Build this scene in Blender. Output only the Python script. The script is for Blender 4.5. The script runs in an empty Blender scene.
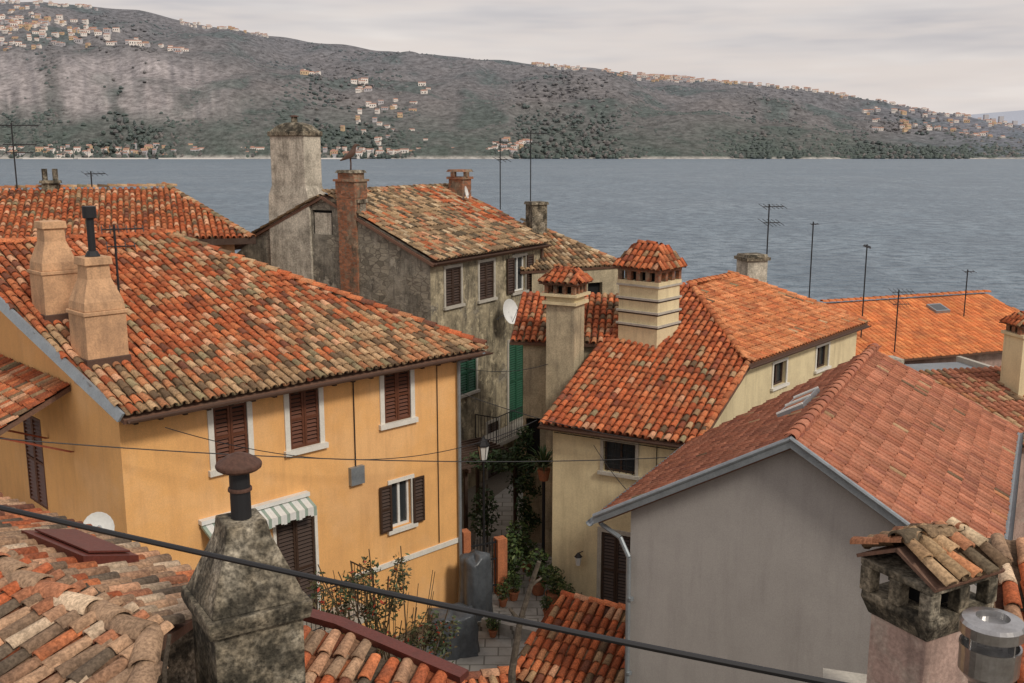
import bpy, math, random
import numpy as np
from mathutils import Vector as V, Matrix, noise as mn
random.seed(7); rng=np.random.default_rng(7)
SC=bpy.context.scene; COL=bpy.context.collection
rad=math.radians

# ------------------------------------------------------------------ materials
def lnk(nt,a,b): nt.links.new(a,b)
def newmat(name):
    m=bpy.data.materials.new(name); m.use_nodes=True; nt=m.node_tree
    return m,nt,nt.nodes['Principled BSDF']
def node(nt,t,**k):
    n=nt.nodes.new(t)
    for a,b in k.items(): setattr(n,a,b)
    return n
def nz(nt,vec,scale,detail=6,rough=.6):
    n=node(nt,'ShaderNodeTexNoise'); n.inputs['Scale'].default_value=scale; n.inputs['Detail'].default_value=detail
    n.inputs['Roughness'].default_value=rough; lnk(nt,vec,n.inputs['Vector']); return n.outputs['Fac']
def mapr(nt,x,a,b,c=0.,d=1.):
    n=node(nt,'ShaderNodeMapRange'); lnk(nt,x,n.inputs[0])
    for i,v in enumerate((a,b,c,d)): n.inputs[i+1].default_value=v
    return n.outputs[0]
def mixc(nt,f,a,b,mode='MIX'):
    n=node(nt,'ShaderNodeMix',data_type='RGBA',blend_type=mode)
    if isinstance(f,(int,float)): n.inputs[0].default_value=f
    else: lnk(nt,f,n.inputs[0])
    for i,x in ((6,a),(7,b)):
        if isinstance(x,(tuple,list)): n.inputs[i].default_value=(*x[:3],1)
        else: lnk(nt,x,n.inputs[i])
    return n.outputs[2]
def mapping(nt,vec,sc):
    n=node(nt,'ShaderNodeMapping'); n.inputs['Scale'].default_value=sc; lnk(nt,vec,n.inputs[0]); return n.outputs[0]
def bump(nt,bs,h,strength,dist=.02):
    n=node(nt,'ShaderNodeBump'); n.inputs['Strength'].default_value=strength; n.inputs['Distance'].default_value=dist
    lnk(nt,h,n.inputs['Height']); lnk(nt,n.outputs[0],bs.inputs['Normal'])
def mat(name,base=(.5,.5,.5),rough=.85,var=.25,vs=1.5,streak=0.,dark=(.12,.1,.08),fine=.15,fs=25,bmp=.3,metal=0.,attr=False,spec=.3,lo=.42,hi=.72,light=None):
    m,nt,bs=newmat(name)
    g=node(nt,'ShaderNodeNewGeometry').outputs['Position']
    if attr:
        a=node(nt,'ShaderNodeAttribute'); a.attribute_name='Col'; c=a.outputs['Color']
    else: c=tuple(base)
    if light:
        c=mixc(nt,mapr(nt,nz(nt,g,vs*.6,4,.7),.5,.62,0,.7),c,light)
    if var>0:
        f=mapr(nt,nz(nt,g,vs,4,.68),lo,hi,0,var); c=mixc(nt,f,c,dark)
    if streak>0:
        f=mapr(nt,nz(nt,mapping(nt,g,(3,3,.35)),1.3,3,.7),.48,.75,0,streak); c=mixc(nt,f,c,dark)
    if fine>0 or bmp>0: fn=nz(nt,g,fs,2,.7)
    if fine>0:
        f=mapr(nt,fn,.35,.65,1-fine,1+fine)
        mm=node(nt,'ShaderNodeVectorMath',operation='SCALE')
        if isinstance(c,tuple): mm.inputs[0].default_value=c[:3]
        else: lnk(nt,c,mm.inputs[0])
        lnk(nt,f,mm.inputs['Scale']); c=mm.outputs[0]
    if isinstance(c,tuple): bs.inputs['Base Color'].default_value=(*c[:3],1)
    else: lnk(nt,c,bs.inputs['Base Color'])
    bs.inputs['Roughness'].default_value=rough; bs.inputs['Metallic'].default_value=metal
    bs.inputs['Specular IOR Level'].default_value=spec
    if bmp>0: bump(nt,bs,fn,bmp,.015)
    return m
def stonemat(name,plaster,rubble,mask=(.45,.55),vs=.7,rs=3.2,mortar=(.13,.11,.09)):
    m,nt,bs=newmat(name)
    g=node(nt,'ShaderNodeNewGeometry').outputs['Position']
    v=node(nt,'ShaderNodeTexVoronoi',feature='DISTANCE_TO_EDGE'); v.inputs['Scale'].default_value=rs
    mp=mapping(nt,g,(1,1,1.9)); lnk(nt,mp,v.inputs['Vector'])
    v2=node(nt,'ShaderNodeTexVoronoi'); v2.inputs['Scale'].default_value=rs; lnk(nt,mp,v2.inputs['Vector'])
    sc=mixc(nt,mapr(nt,v2.outputs['Color'],0,1),tuple(x*.5 for x in rubble),tuple(min(1,x*1.35) for x in rubble))
    sc=mixc(nt,mapr(nt,v.outputs['Distance'],0,.09),mortar,sc)
    n1=nz(nt,g,vs,6,.7)
    pl=mixc(nt,mapr(nt,nz(nt,g,1.1,6,.75),.42,.64),plaster,tuple(x*.30 for x in plaster))
    pl=mixc(nt,mapr(nt,nz(nt,mapping(nt,g,(2.5,2.5,.3)),1.5,5,.7),.48,.68,0,.8),pl,(.05,.045,.04))
    pl=mixc(nt,mapr(nt,nz(nt,g,2.3,5,.7),.55,.64,0,.7),pl,tuple(min(.7,x*1.5) for x in plaster))
    mk=mapr(nt,n1,mask[0],mask[1])
    c=mixc(nt,mk,pl,sc)
    fn=nz(nt,g,14,4,.75)
    c=mixc(nt,mapr(nt,fn,.35,.7,0,.5),c,mixc(nt,.5,c,(.05,.05,.045)))
    lnk(nt,c,bs.inputs['Base Color']); bs.inputs['Roughness'].default_value=.95; bs.inputs['Specular IOR Level'].default_value=.2
    bump(nt,bs,fn,.7,.04)
    return m
M={}
M['tile']=mat('terracotta_tile',attr=True,var=.55,vs=3.,dark=(.085,.06,.045),fine=.3,fs=30,bmp=.4,rough=.9,spec=.2)
M['tilenew']=mat('new_terracotta_tile',attr=True,var=.4,vs=1.1,dark=(.20,.10,.065),fine=.2,fs=22,bmp=.25,rough=.8,spec=.25)
M['deck']=mat('roof_deck',(.17,.09,.06),var=.4)
M['orange']=mat('orange_stucco',(.82,.45,.17),var=.38,vs=.6,streak=.32,dark=(.50,.26,.11),fine=.07,fs=40,bmp=.12,light=(.84,.50,.23))
M['orangech']=mat('orange_chimney_plaster',(.60,.36,.20),var=.55,vs=2,streak=.6,dark=(.22,.14,.09),fine=.14)
M['cream']=mat('cream_stucco',(.72,.61,.38),var=.42,vs=.8,streak=.45,dark=(.36,.29,.18),fine=.07,bmp=.15)
M['beige']=mat('beige_old_stucco',(.50,.42,.28),var=.7,vs=1.,streak=.75,dark=(.13,.11,.08),fine=.18,bmp=.3)
M['grey']=mat('grey_render',(.385,.36,.335),var=.35,vs=.5,streak=.35,dark=(.25,.23,.215),fine=.08,fs=50,bmp=.12,light=(.42,.395,.37))
M['stoneL']=stonemat('weathered_stone_plaster',(.34,.31,.25),(.30,.27,.21),(.46,.54))
M['stoneR']=stonemat('tan_plaster',(.47,.40,.27),(.30,.27,.21),(.58,.64),.9)
M['conc']=mat('mossy_concrete',(.25,.21,.15),var=.92,vs=3.2,streak=.6,dark=(.03,.027,.02),fine=.5,fs=22,bmp=.9,rough=.95,lo=.38,hi=.6,light=(.46,.41,.32))
M['concL']=mat('pale_plaster',(.54,.49,.40),var=.8,vs=1.8,streak=.65,dark=(.13,.115,.09),fine=.25,fs=18,bmp=.5)
M['pink']=mat('pink_plaster',(.44,.31,.26),var=.6,vs=3,streak=.6,dark=(.18,.13,.11),fine=.15,bmp=.4,light=(.5,.42,.35))
M['white']=mat('white_stone_trim',(.72,.69,.62),var=.25,vs=3,dark=(.4,.37,.31),fine=.05,bmp=.1)
M['stonetrim']=mat('grey_stone_trim',(.45,.42,.36),var=.4,vs=3,dark=(.2,.18,.15),fine=.1)
M['brownsh']=mat('brown_shutter_paint',(.13,.048,.026),rough=.45,var=.25,vs=4,dark=(.05,.025,.018),fine=.1,bmp=0)
M['darksh']=mat('dark_shutter_paint',(.055,.032,.022),rough=.45,var=.2,vs=4,dark=(.02,.015,.012),fine=.1,bmp=0)
M['greensh']=mat('green_shutter_paint',(.02,.09,.05),rough=.55,var=.4,vs=4,dark=(.015,.03,.02),fine=.1,bmp=0)
M['redwood']=mat('red_wood',(.26,.06,.03),rough=.6,var=.2,fine=.1,bmp=0)
M['glass']=mat('window_glass',(.03,.035,.04),rough=.12,var=0,fine=0,bmp=0,spec=.6)
M['dark']=mat('dark_interior',(.012,.012,.012),var=0,fine=0,bmp=0)
M['metal']=mat('galvanised_metal',(.30,.33,.35),rough=.45,var=.4,vs=4,dark=(.16,.17,.18),fine=.08,metal=.5,bmp=0)
M['steel']=mat('stainless_steel',(.45,.45,.45),rough=.28,var=.5,vs=6,dark=(.2,.18,.16),fine=.08,metal=.9,bmp=0)
M['iron']=mat('black_iron',(.02,.02,.022),rough=.5,var=0,fine=0,bmp=0)
M['rust']=mat('rusty_metal',(.10,.05,.035),rough=.7,var=.5,vs=8,dark=(.035,.02,.015),fine=.2)
M['gutter']=mat('brown_gutter',(.09,.05,.035),rough=.5,var=.3,vs=3,dark=(.05,.03,.02),fine=.1,bmp=0)
M['brick']=stonemat('weathered_brick',(.34,.25,.17),(.36,.15,.08),(.40,.50),1.6,6.,(.20,.16,.12))
M['wood']=mat('dark_wood',(.06,.035,.025),var=.3,vs=4,fine=.2)
M['redmetal']=mat('dark_red_sheet_metal',(.13,.035,.025),rough=.45,var=.4,vs=3,dark=(.05,.025,.02),fine=.1)
M['redwall']=mat('red_orange_wall',(.50,.18,.08),var=.5,vs=2,streak=.4,dark=(.2,.08,.05))
M['tarp']=mat('grey_plastic_sheet',(.085,.095,.105),rough=.3,var=.5,vs=4,dark=(.02,.02,.025),fine=.1,fs=6,bmp=1.)
M['terra']=mat('terracotta_pot',(.42,.16,.08),var=.3,vs=6)
M['leaf']=mat('leaves',attr=True,var=.2,vs=3,dark=(.02,.03,.01),fine=0,rough=.6,bmp=0,spec=.35)
M['bark']=mat('bark',(.07,.055,.04),var=.5,vs=9,fine=.3,bmp=.8)
M['white2']=mat('white_paint',(.72,.72,.69),rough=.45,var=.25,vs=3,dark=(.4,.4,.37),fine=.03,bmp=0)
M['awn']=mat('pale_green_awning',(.30,.38,.32),rough=.8,var=.2,fine=.05,bmp=.1)
M['flatroof']=mat('flat_roof_felt',(.24,.26,.28),var=.4,vs=.8,dark=(.12,.12,.12))

# ------------------------------------------------------------------ mesh tools
class MB:
    def __init__(s): s.v=[];s.f=[];s.m=[];s.ml=[];s.c=None
    def mi(s,k):
        if k not in s.ml: s.ml.append(k)
        return s.ml.index(k)
    def poly(s,pts,k):
        b=len(s.v); s.v+= [tuple(p) for p in pts]; s.f.append(tuple(range(b,b+len(pts)))); s.m.append(s.mi(k))
    def hexa(s,p,k):
        b=len(s.v); s.v+=[tuple(x) for x in p]; i=s.mi(k)
        for f in ((0,3,2,1),(4,5,6,7),(0,1,5,4),(1,2,6,5),(2,3,7,6),(3,0,4,7)):
            s.f.append(tuple(b+j for j in f)); s.m.append(i)
    def fbox(s,F,s0,s1,n0,n1,z0,z1,k):
        s.hexa([F.p(s0,n0,z0),F.p(s1,n0,z0),F.p(s1,n1,z0),F.p(s0,n1,z0),F.p(s0,n0,z1),F.p(s1,n0,z1),F.p(s1,n1,z1),F.p(s0,n1,z1)],k)
    def cyl(s,p0,p1,r0,r1=None,n=10,k='metal',caps=True):
        r1=r0 if r1 is None else r1; p0=V(p0);p1=V(p1); d=(p1-p0).normalized()
        a=d.cross(V((0,0,1)) if abs(d.z)<.95 else V((1,0,0))).normalized(); b2=d.cross(a)
        b=len(s.v); i=s.mi(k)
        for p,r in ((p0,r0),(p1,r1)):
            for j in range(n):
                t=2*math.pi*j/n; s.v.append(tuple(p+(a*math.cos(t)+b2*math.sin(t))*r))
        for j in range(n):
            q=(j+1)%n; s.f.append((b+j,b+q,b+n+q,b+n+j)); s.m.append(i)
        if caps:
            s.f.append(tuple(b+j for j in range(n-1,-1,-1))); s.m.append(i)
            s.f.append(tuple(b+n+j for j in range(n))); s.m.append(i)
    def tube(s,pts,r,k,n=8):
        for a,b in zip(pts[:-1],pts[1:]): s.cyl(a,b,r,r,n,k)
    def rot(s,c,ang,secs,k,cap=True,rough=0):
        ca,sa=math.cos(ang),math.sin(ang); b=len(s.v); i=s.mi(k)
        for hx,hy,z in secs:
            for x,y in ((-hx,-hy),(hx,-hy),(hx,hy),(-hx,hy)):
                if rough: x+=random.uniform(-rough,rough); y+=random.uniform(-rough,rough)
                s.v.append((c[0]+x*ca-y*sa,c[1]+x*sa+y*ca,z))
        for j in range(len(secs)-1):
            for q in range(4):
                w=(q+1)%4; s.f.append((b+4*j+q,b+4*j+w,b+4*j+4+w,b+4*j+4+q)); s.m.append(i)
        if cap:
            s.f.append((b+3,b+2,b+1,b)); s.m.append(i); t=b+4*(len(secs)-1); s.f.append((t,t+1,t+2,t+3)); s.m.append(i)
    def lathe(s,c,prof,k,n=16):
        b=len(s.v); i=s.mi(k)
        for r,z in prof:
            for j in range(n):
                t=2*math.pi*j/n; s.v.append((c[0]+r*math.cos(t),c[1]+r*math.sin(t),z))
        for a in range(len(prof)-1):
            for j in range(n):
                q=(j+1)%n; s.f.append((b+a*n+j,b+a*n+q,b+a*n+n+q,b+a*n+n+j)); s.m.append(i)
    def build(s,name,parent=None,bevel=0,smooth=False):
        me=bpy.data.meshes.new(name); me.from_pydata(s.v,[],s.f)
        for k in s.ml: me.materials.append(M[k])
        me.polygons.foreach_set('material_index',s.m)
        if s.c is not None:
            a=me.color_attributes.new(name='Col',type='FLOAT_COLOR',domain='POINT'); a.data.foreach_set('color',np.asarray(s.c,dtype=np.float32).ravel())
        if smooth: me.polygons.foreach_set('use_smooth',[True]*len(me.polygons))
        ob=bpy.data.objects.new(name,me); COL.objects.link(ob)
        if bevel:
            b=ob.modifiers.new('b','BEVEL'); b.width=bevel; b.segments=2; b.limit_method='ANGLE'
        if parent:
            ob.parent=parent; ob.matrix_parent_inverse=Matrix.Translation(-parent.location)
        return ob
def empty(name,loc):
    e=bpy.data.objects.new(name,None); e.location=loc; e.empty_display_size=.5; COL.objects.link(e); return e
class Fr:
    def __init__(s,o,q=None,d=None):
        s.o=V((o[0],o[1],0)); s.d=V((q[0]-o[0],q[1]-o[1],0)) if q else V((d[0],d[1],0))
        s.L=s.d.length; s.d.normalize(); s.n=V((s.d.y,-s.d.x,0))
    def p(s,a,n,z): r=s.o+s.d*a+s.n*n; return V((r.x,r.y,z))
def wall(mb,F,s0,s1,z0,z1,k,holes=(),dep=.22):
    ss=sorted({s0,s1,*[h[0] for h in holes],*[h[1] for h in holes]}); zs=sorted({z0,z1,*[h[2] for h in holes],*[h[3] for h in holes]})
    for a,b in zip(ss[:-1],ss[1:]):
        for c,d in zip(zs[:-1],zs[1:]):
            m=((a+b)/2,(c+d)/2)
            if any(h[0]<m[0]<h[1] and h[2]<m[1]<h[3] for h in holes): continue
            mb.poly([F.p(a,0,c),F.p(b,0,c),F.p(b,0,d),F.p(a,0,d)],k)
    for h in holes:
        a,b,c,d=h[:4]
        for q in (((a,c),(b,c)),((b,c),(b,d)),((b,d),(a,d)),((a,d),(a,c))):
            (x1,y1),(x2,y2)=q
            mb.poly([F.p(x1,0,y1),F.p(x2,0,y2),F.p(x2,-dep,y2),F.p(x1,-dep,y1)],k)
        mb.poly([F.p(a,-dep,c),F.p(b,-dep,c),F.p(b,-dep,d),F.p(a,-dep,d)],'dark')
def shutter(mb,F,a,b,c,d,n,k,sl=.095):
    w=.055;t=.045
    mb.fbox(F,a,a+w,n,n+t,c,d,k);mb.fbox(F,b-w,b,n,n+t,c,d,k);mb.fbox(F,a+w,b-w,n,n+t,c,c+w,k);mb.fbox(F,a+w,b-w,n,n+t,d-w,d,k)
    mid=(c+d)/2; mb.fbox(F,a+w,b-w,n,n+t,mid-.03,mid+.03,k)
    z=c+w
    while z<d-w-.02:
        mb.poly([F.p(a+w,n+t-.004,z),F.p(b-w,n+t-.004,z),F.p(b-w,n+.002,z+sl*.62),F.p(a+w,n+.002,z+sl*.62)],k); z+=sl
    mb.poly([F.p(a+w,n-.002,c+w),F.p(b-w,n-.002,c+w),F.p(b-w,n-.002,d-w),F.p(a+w,n-.002,d-w)],'dark')
def window(parent,F,h,tr='white',sh='brownsh',mode='closed',tw=.13,frame='white2',sill=True):
    a,b,c,d=h; mb=MB()
    if tr:
        mb.fbox(F,a-tw,a,-.02,.035,c-.001,d,tr);mb.fbox(F,b,b+tw,-.02,.035,c-.001,d,tr);mb.fbox(F,a-tw,b+tw,-.02,.037,d,d+tw,tr)
        mb.fbox(F,a-tw-(.05 if sill else 0),b+tw+(.05 if sill else 0),-.02,.10 if sill else .037,c-tw,c-.001,tr)
    m=(a+b)/2
    if mode=='closed':
        shutter(mb,F,a+.01,m-.005,c+.01,d-.01,-.04,sh);shutter(mb,F,m+.005,b-.01,c+.01,d-.01,-.04,sh)
    else:
        f=.06
        mb.poly([F.p(a,-.15,c),F.p(b,-.15,c),F.p(b,-.15,d),F.p(a,-.15,d)],'glass')
        for x0,x1,z0,z1 in ((a,a+f,c,d),(b-f,b,c,d),(a+f,b-f,c,c+f),(a+f,b-f,d-f,d),(m-.035,m+.035,c+f,d-f)):
            mb.fbox(F,x0,x1,-.146,-.10,z0,z1,frame)
        if mode=='open':
            w=(b-a)*.5+.04
            shutter(mb,F,a-w-.03,a-.03,c,d,.045,sh);shutter(mb,F,b+.03,b+w+.03,c,d,.045,sh)
        if mode=='grille':
            for i in range(5):
                x=a+(b-a)*(i+.5)/5; mb.cyl(F.p(x,-.04,c),F.p(x,-.04,d),.012,n=5,k='iron')
            for i in range(1,4):
                z=c+(d-c)*i/4; mb.cyl(F.p(a,-.04,z),F.p(b,-.04,z),.01,n=5,k='iron')
    return mb.build('window',parent)
# ------------------------------------------------------------------ tiles
def inpoly(x,y,P):
    r=False;j=len(P)-1
    for i in range(len(P)):
        if (P[i][1]>y)!=(P[j][1]>y) and x<(P[j][0]-P[i][0])*(y-P[i][1])/(P[j][1]-P[i][1]+1e-12)+P[i][0]: r=not r
        j=i
    return r
PAL_A=[((.46,.125,.05),6),((.54,.18,.075),5),((.37,.10,.042),3),((.62,.34,.20),2.6),((.20,.075,.045),1.3)]
OLD_A=[((.49,.32,.18),3),((.38,.24,.13),3),((.17,.11,.065),2),((.46,.20,.095),3),((.29,.23,.13),1)]
PAL_D=[((.52,.14,.055),6),((.59,.19,.08),4),((.44,.11,.045),3),((.34,.10,.055),1),((.60,.31,.18),.8)]
PAL_DR=[((.60,.22,.09),5),((.66,.27,.12),4),((.54,.17,.07),3)]
PAL_F=[((.62,.20,.07),5),((.66,.24,.085),4),((.56,.17,.06),3)]
PAL_E=[((.42,.165,.095),5),((.46,.19,.115),5),((.385,.145,.085),4),((.33,.125,.08),1.5)]
PAL_C=[((.46,.31,.18),3),((.37,.25,.14),3),((.25,.17,.10),3),((.13,.10,.065),2),((.47,.21,.11),2),((.55,.42,.27),1.5)]
PAL_G=[((.50,.31,.19),4),((.42,.24,.145),3),((.32,.21,.135),3),((.16,.12,.085),2),((.46,.19,.10),1.2),((.60,.45,.31),2)]
def pick(pal):
    x=random.random()*sum(w for _,w in pal)
    for c,w in pal:
        x-=w
        if x<=0: return c
    return pal[-1][0]
class Tiles:
    def __init__(s): s.V=[];s.Fc=[];s.C=[];s.n=0
    def add(s,P,F,C):
        N,k,_=P.shape; off=(np.arange(N)*k+s.n)[:,None,None]
        s.V.append(P.reshape(-1,3)); s.Fc.append((F[None]+off).reshape(-1,4)); s.C.append(np.repeat(C,k,0)); s.n+=N*k
    def build(s,name,parent,m='tile'):
        v=np.concatenate(s.V);f=np.concatenate(s.Fc);c=np.concatenate(s.C); c=np.concatenate([c,np.ones((len(c),1))],1)
        me=bpy.data.meshes.new(name); me.vertices.add(len(v)); me.vertices.foreach_set('co',v.ravel().astype(np.float32))
        me.loops.add(f.size); me.loops.foreach_set('vertex_index',f.ravel().astype(np.int32))
        me.polygons.add(len(f)); me.polygons.foreach_set('loop_start',(np.arange(len(f))*4).astype(np.int32))
        me.update(calc_edges=True); me.validate()
        a=me.color_attributes.new(name='Col',type='FLOAT_COLOR',domain='POINT'); a.data.foreach_set('color',c.astype(np.float32).ravel())
        me.materials.append(M[m]); ob=bpy.data.objects.new(name,me); COL.objects.link(ob)
        if parent: ob.parent=parent; ob.matrix_parent_inverse=Matrix.Translation(-parent.location)
        return ob
def arc_template(r,l,k=6,rim=True,flip=False,thick=.018,lift=.035,taper=.8):
    v=[];f=[]
    for (t,rr,h) in ((0,r,lift),(l,r*taper,0.)):
        for i in range(k+1):
            a=math.pi*i/k
            if not flip: v.append((rr*math.cos(a),t,h+rr*math.sin(a)*.85))
            else: v.append((rr*math.cos(a),t,h*.5+rr*.62-rr*.62*math.sin(a)))
    for i in range(k): f.append((i,i+1,k+1+i+1,k+1+i))
    if rim:
        b=len(v)
        for i in range(k+1):
            a=math.pi*i/k
            if not flip: v.append(((r-thick)*math.cos(a),.0,lift+(r-thick)*math.sin(a)*.85-.004))
            else: v.append((r*math.cos(a),0,lift*.5+r*.62-r*.62*math.sin(a)-thick))
        for i in range(k): f.append((i+1,i,b+i,b+i+1))
    return np.array(v,float),np.array(f,int)
def wave_template(w,l):
    prof=[(-.5,.0),(-.46,.022),(-.4,.028),(-.34,.022),(-.3,.006),(-.1,0),(.0,.004),(.1,.0),(.3,.0),(.5,.0)]
    prof=[(x,h*w*5) for x,h in prof]
    n=len(prof);v=[];f=[]
    for t,up in ((0,.034),(l,0.)):
        for x,h in prof: v.append((x*w,t,h+up))
    for x,h in prof: v.append((x*w,0,h-.01))
    for i in range(n-1): f.append((i,i+1,n+i+1,n+i)); f.append((i+1,i,2*n+i,2*n+i+1))
    return np.array(v,float),np.array(f,int)
def place(tmp,S,T,O,E,U,N,jit=0.,hz=0.):
    k=len(tmp);n=len(S)
    yaw=rng.normal(0,jit,n)[:,None]; dh=rng.normal(0,hz,n)[:,None]
    x=tmp[:,0][None]*np.cos(yaw)-tmp[:,1][None]*np.sin(yaw)+S[:,None]; y=tmp[:,0][None]*np.sin(yaw)+tmp[:,1][None]*np.cos(yaw)+T[:,None]
    z=tmp[:,2][None]+dh
    return O[None,None]+x[...,None]*E+y[...,None]*U+z[...,None]*N
def roof(parent,O,e,pitch,poly,pal,old=None,oldp=None,w=.21,l=.30,style='coppi',jit=.03,m='tile',name='roof_tiles',thick=.1,patch=.0,sag=.0):
    O=np.array(O,float); e=np.array([e[0],e[1],0.]);e/=np.linalg.norm(e); up=np.array([-e[1],e[0],0.]); t=rad(pitch)
    U=up*math.cos(t)+np.array([0,0,math.sin(t)]); N=np.cross(e,U)
    mb=MB(); n=len(poly); P=[O+e*a+U*b-N*(sag*1.2) for a,b in poly]
    mb.poly([p-N*.01 for p in P],'deck'); mb.poly([p-N*(.01+thick) for p in P[::-1]],'deck')
    for i in range(n):
        a,b=P[i],P[(i+1)%n]; mb.poly([a-N*.01,a-N*(.01+thick),b-N*(.01+thick),b-N*.01],'deck')
    mb.build('roof_deck',parent)
    T=Tiles(); s0=min(p[0] for p in poly);s1=max(p[0] for p in poly);t0=min(p[1] for p in poly);t1=max(p[1] for p in poly)
    def colours(S,Tt):
        out=[]
        for a,b in zip(S,Tt):
            pr=oldp(a,b) if oldp else 0
            if patch: pr+=patch*mn.noise(V((a*.5,b*.5,O[0])))
            c=pick(old) if (old and random.random()<pr) else pick(pal)
            k=random.uniform(.8,1.17); out.append((c[0]*k,c[1]*k,c[2]*k))
        return np.array(out)
    Sc=[];Tc=[];Sp=[];Tp=[]
    r=t0
    while r<t1:
        c=s0+w/2
        while c<s1+w:
            if inpoly(c,r+l*.5,poly): Sc.append(c);Tc.append(r+random.uniform(-.02,.02)*(jit>.02))
            if inpoly(c+w/2,r+l*.5,poly): Sp.append(c+w/2);Tp.append(r)
            c+=w
        r+=l
    Sc=np.array(Sc);Tc=np.array(Tc);Sp=np.array(Sp);Tp=np.array(Tp)
    def und(S,Tt):
        if not sag: return 0
        return np.array([sag*mn.noise(V((a*.45,b*.45,O[1]))) for a,b in zip(S,Tt)])[:,None,None]*N
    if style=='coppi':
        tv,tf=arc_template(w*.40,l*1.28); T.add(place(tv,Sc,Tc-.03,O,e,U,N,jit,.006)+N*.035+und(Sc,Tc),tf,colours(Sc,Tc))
        pv,pf=arc_template(w*.42,l*1.25,k=4,flip=True,rim=True); T.add(place(pv,Sp,Tp,O,e,U,N,jit*.5,.003)+und(Sp,Tp),pf,colours(Sp,Tp)*.5)  # pans at half colour: groove shade put into the tile colour
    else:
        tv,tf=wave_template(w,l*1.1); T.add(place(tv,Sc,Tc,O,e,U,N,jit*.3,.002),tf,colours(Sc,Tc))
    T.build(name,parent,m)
    return lambda a,b,h=0.: V(O+e*a+U*b+N*h)
def caps(parent,p0,p1,pal,r=.12,l=.36,m='tile',name='ridge_tiles',jit=.03):
    p0=np.array(p0,float);p1=np.array(p1,float);U=p1-p0;L=np.linalg.norm(U);U/=L
    E=np.cross(U,[0,0,1.]);E/=np.linalg.norm(E);N=np.cross(E,U)
    n=max(1,int(L/l)+(L>1.2)); T=Tiles(); tv,tf=arc_template(r,l*1.15,k=8,lift=.03,taper=.88)
    Tt=np.arange(n)*l; S=np.zeros(n)
    T.add(place(tv,S,Tt,p0,E,U,N,jit,.004),tf,np.array([np.array(pick(pal))*random.uniform(.85,1.15) for _ in range(n)]))
    return T.build(name,parent,m)
def gutter(mb,a,b,r=.07,k='gutter'):
    a=V(a);b=V(b);d=(b-a).normalized();s=d.cross(V((0,0,1))).normalized();up=V((0,0,1));n=7;base=len(mb.v);i=mb.mi(k)
    for p in (a,b):
        for rr in (r,r-.008):
            for j in range(n):
                t=math.pi+math.pi*j/(n-1); mb.v.append(tuple(p+s*rr*math.cos(t)+up*rr*math.sin(t)))
    for q in (0,1):
        for j in range(n-1):
            o=base+q*n; mb.f.append((o+j,o+j+1,o+2*n+j+1,o+2*n+j)); mb.m.append(i)
    
# ------------------------------------------------------------------ orange house
H=empty('orange_house',(-4.7,22.8,17.4))
FA=Fr((-7.97,19.6),(-1.43,26.03))
FL=Fr(FA.p(0,-11,0)[:2],(-7.97,19.6))
mb=MB()
w1=(2.05,2.87,23.12,24.5);w2=(3.95,4.76,23.15,24.55);w3=(6.68,7.52,23.25,24.58);w4=(6.83,7.48,20.4,21.63);dr=(3.46,4.51,18.9,21.45)
wall(mb,FA,0,9.17,16.5,24.78,'orange',[w1,w2,w3,w4,dr])
dl=(5.3,6.5,21.5,23.75)
wall(mb,FL,0,11,16.5,24.78,'orange',[dl])
tn=math.tan(rad(20))
mb.poly([FL.p(11,0,24.78),FL.p(11-7.3,0,24.78+7.3*tn),FL.p(0,0,26.2),FL.p(0,0,24.78)],'orange')
FB=Fr(FA.p(9.17,0,0)[:2],FA.p(9.17,-11,0)[:2]); wall(mb,FB,0,11,16.5,24.78,'orange')
FK=Fr(FA.p(9.17,-11,0)[:2],FA.p(0,-11,0)[:2]); wall(mb,FK,0,9.17,16.5,24.8,'orange')
mb.fbox(FA,5.6,9.19,.002,.05,19.42,19.55,'white')
mb.fbox(FA,5.55,5.95,.0,.12,21.9,22.35,'metal')   # meter box and conduits
mb.cyl(FA.p(5.75,.03,22.35),FA.p(5.75,.03,24.6),.015,n=5,k='iron'); mb.cyl(FA.p(.1,.03,24.55),FA.p(9.0,.03,24.52),.014,n=5,k='iron'); mb.cyl(FA.p(8.4,.03,19.6),FA.p(8.4,.03,24.5),.012,n=5,k='iron')
mb.build('walls',H)
for h in (w1,w2,w3): window(H,FA,h,tw=.13)
window(H,FA,w4,mode='open',sh='darksh',tw=.1)
window(H,FA,dr,tr='white',sh='darksh',tw=.08,sill=False)
window(H,FL,dl,tr=None,sh='brownsh')
A_O=(-7.49,19.52,24.9); A_e=(.713,.701)
def oldA(s,t): return max(.06,.88-t*.29+ (s-3)*.07) if t<3.3 else .10+.05*max(0,s-2)
apolyf=[(-.4,-.2),(9.45,-.2),(4.4,8.1),(-1.15,8.1)]
fp=roof(H,A_O,A_e,20,apolyf,PAL_A,OLD_A,oldA,patch=.45,sag=.07,jit=.04)
caps(H,fp(9.4,-.1,.06),fp(4.4,8.1,.06),OLD_A+PAL_A)
caps(H,fp(-1.15,8.1,.05),fp(4.4,8.1,.05),PAL_A)
rz=fp(0,8.1).z; r1=fp(-1.15,8.1); r2=fp(4.4,8.1); bd=FA.n*-3.2
mb=MB(); hc=fp(9.45,-.2,-.05) 
mb.poly([r1,r2,V((r2.x,r2.y,0))+bd+V((0,0,rz-1.1)),V((r1.x,r1.y,0))+bd+V((0,0,rz-1.1))],'deck')
bk=FA.p(9.4,-11,24.85); mb.poly([hc,bk,r2],'deck'); mb.poly([r2,bk,V((r2.x,r2.y,0))+bd+V((0,0,rz-1.1))],'deck')
mb.build('rear_roof',H)
mb=MB()
gutter(mb,fp(-.35,-.29,-.06),fp(9.5,-.29,-.06))
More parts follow.
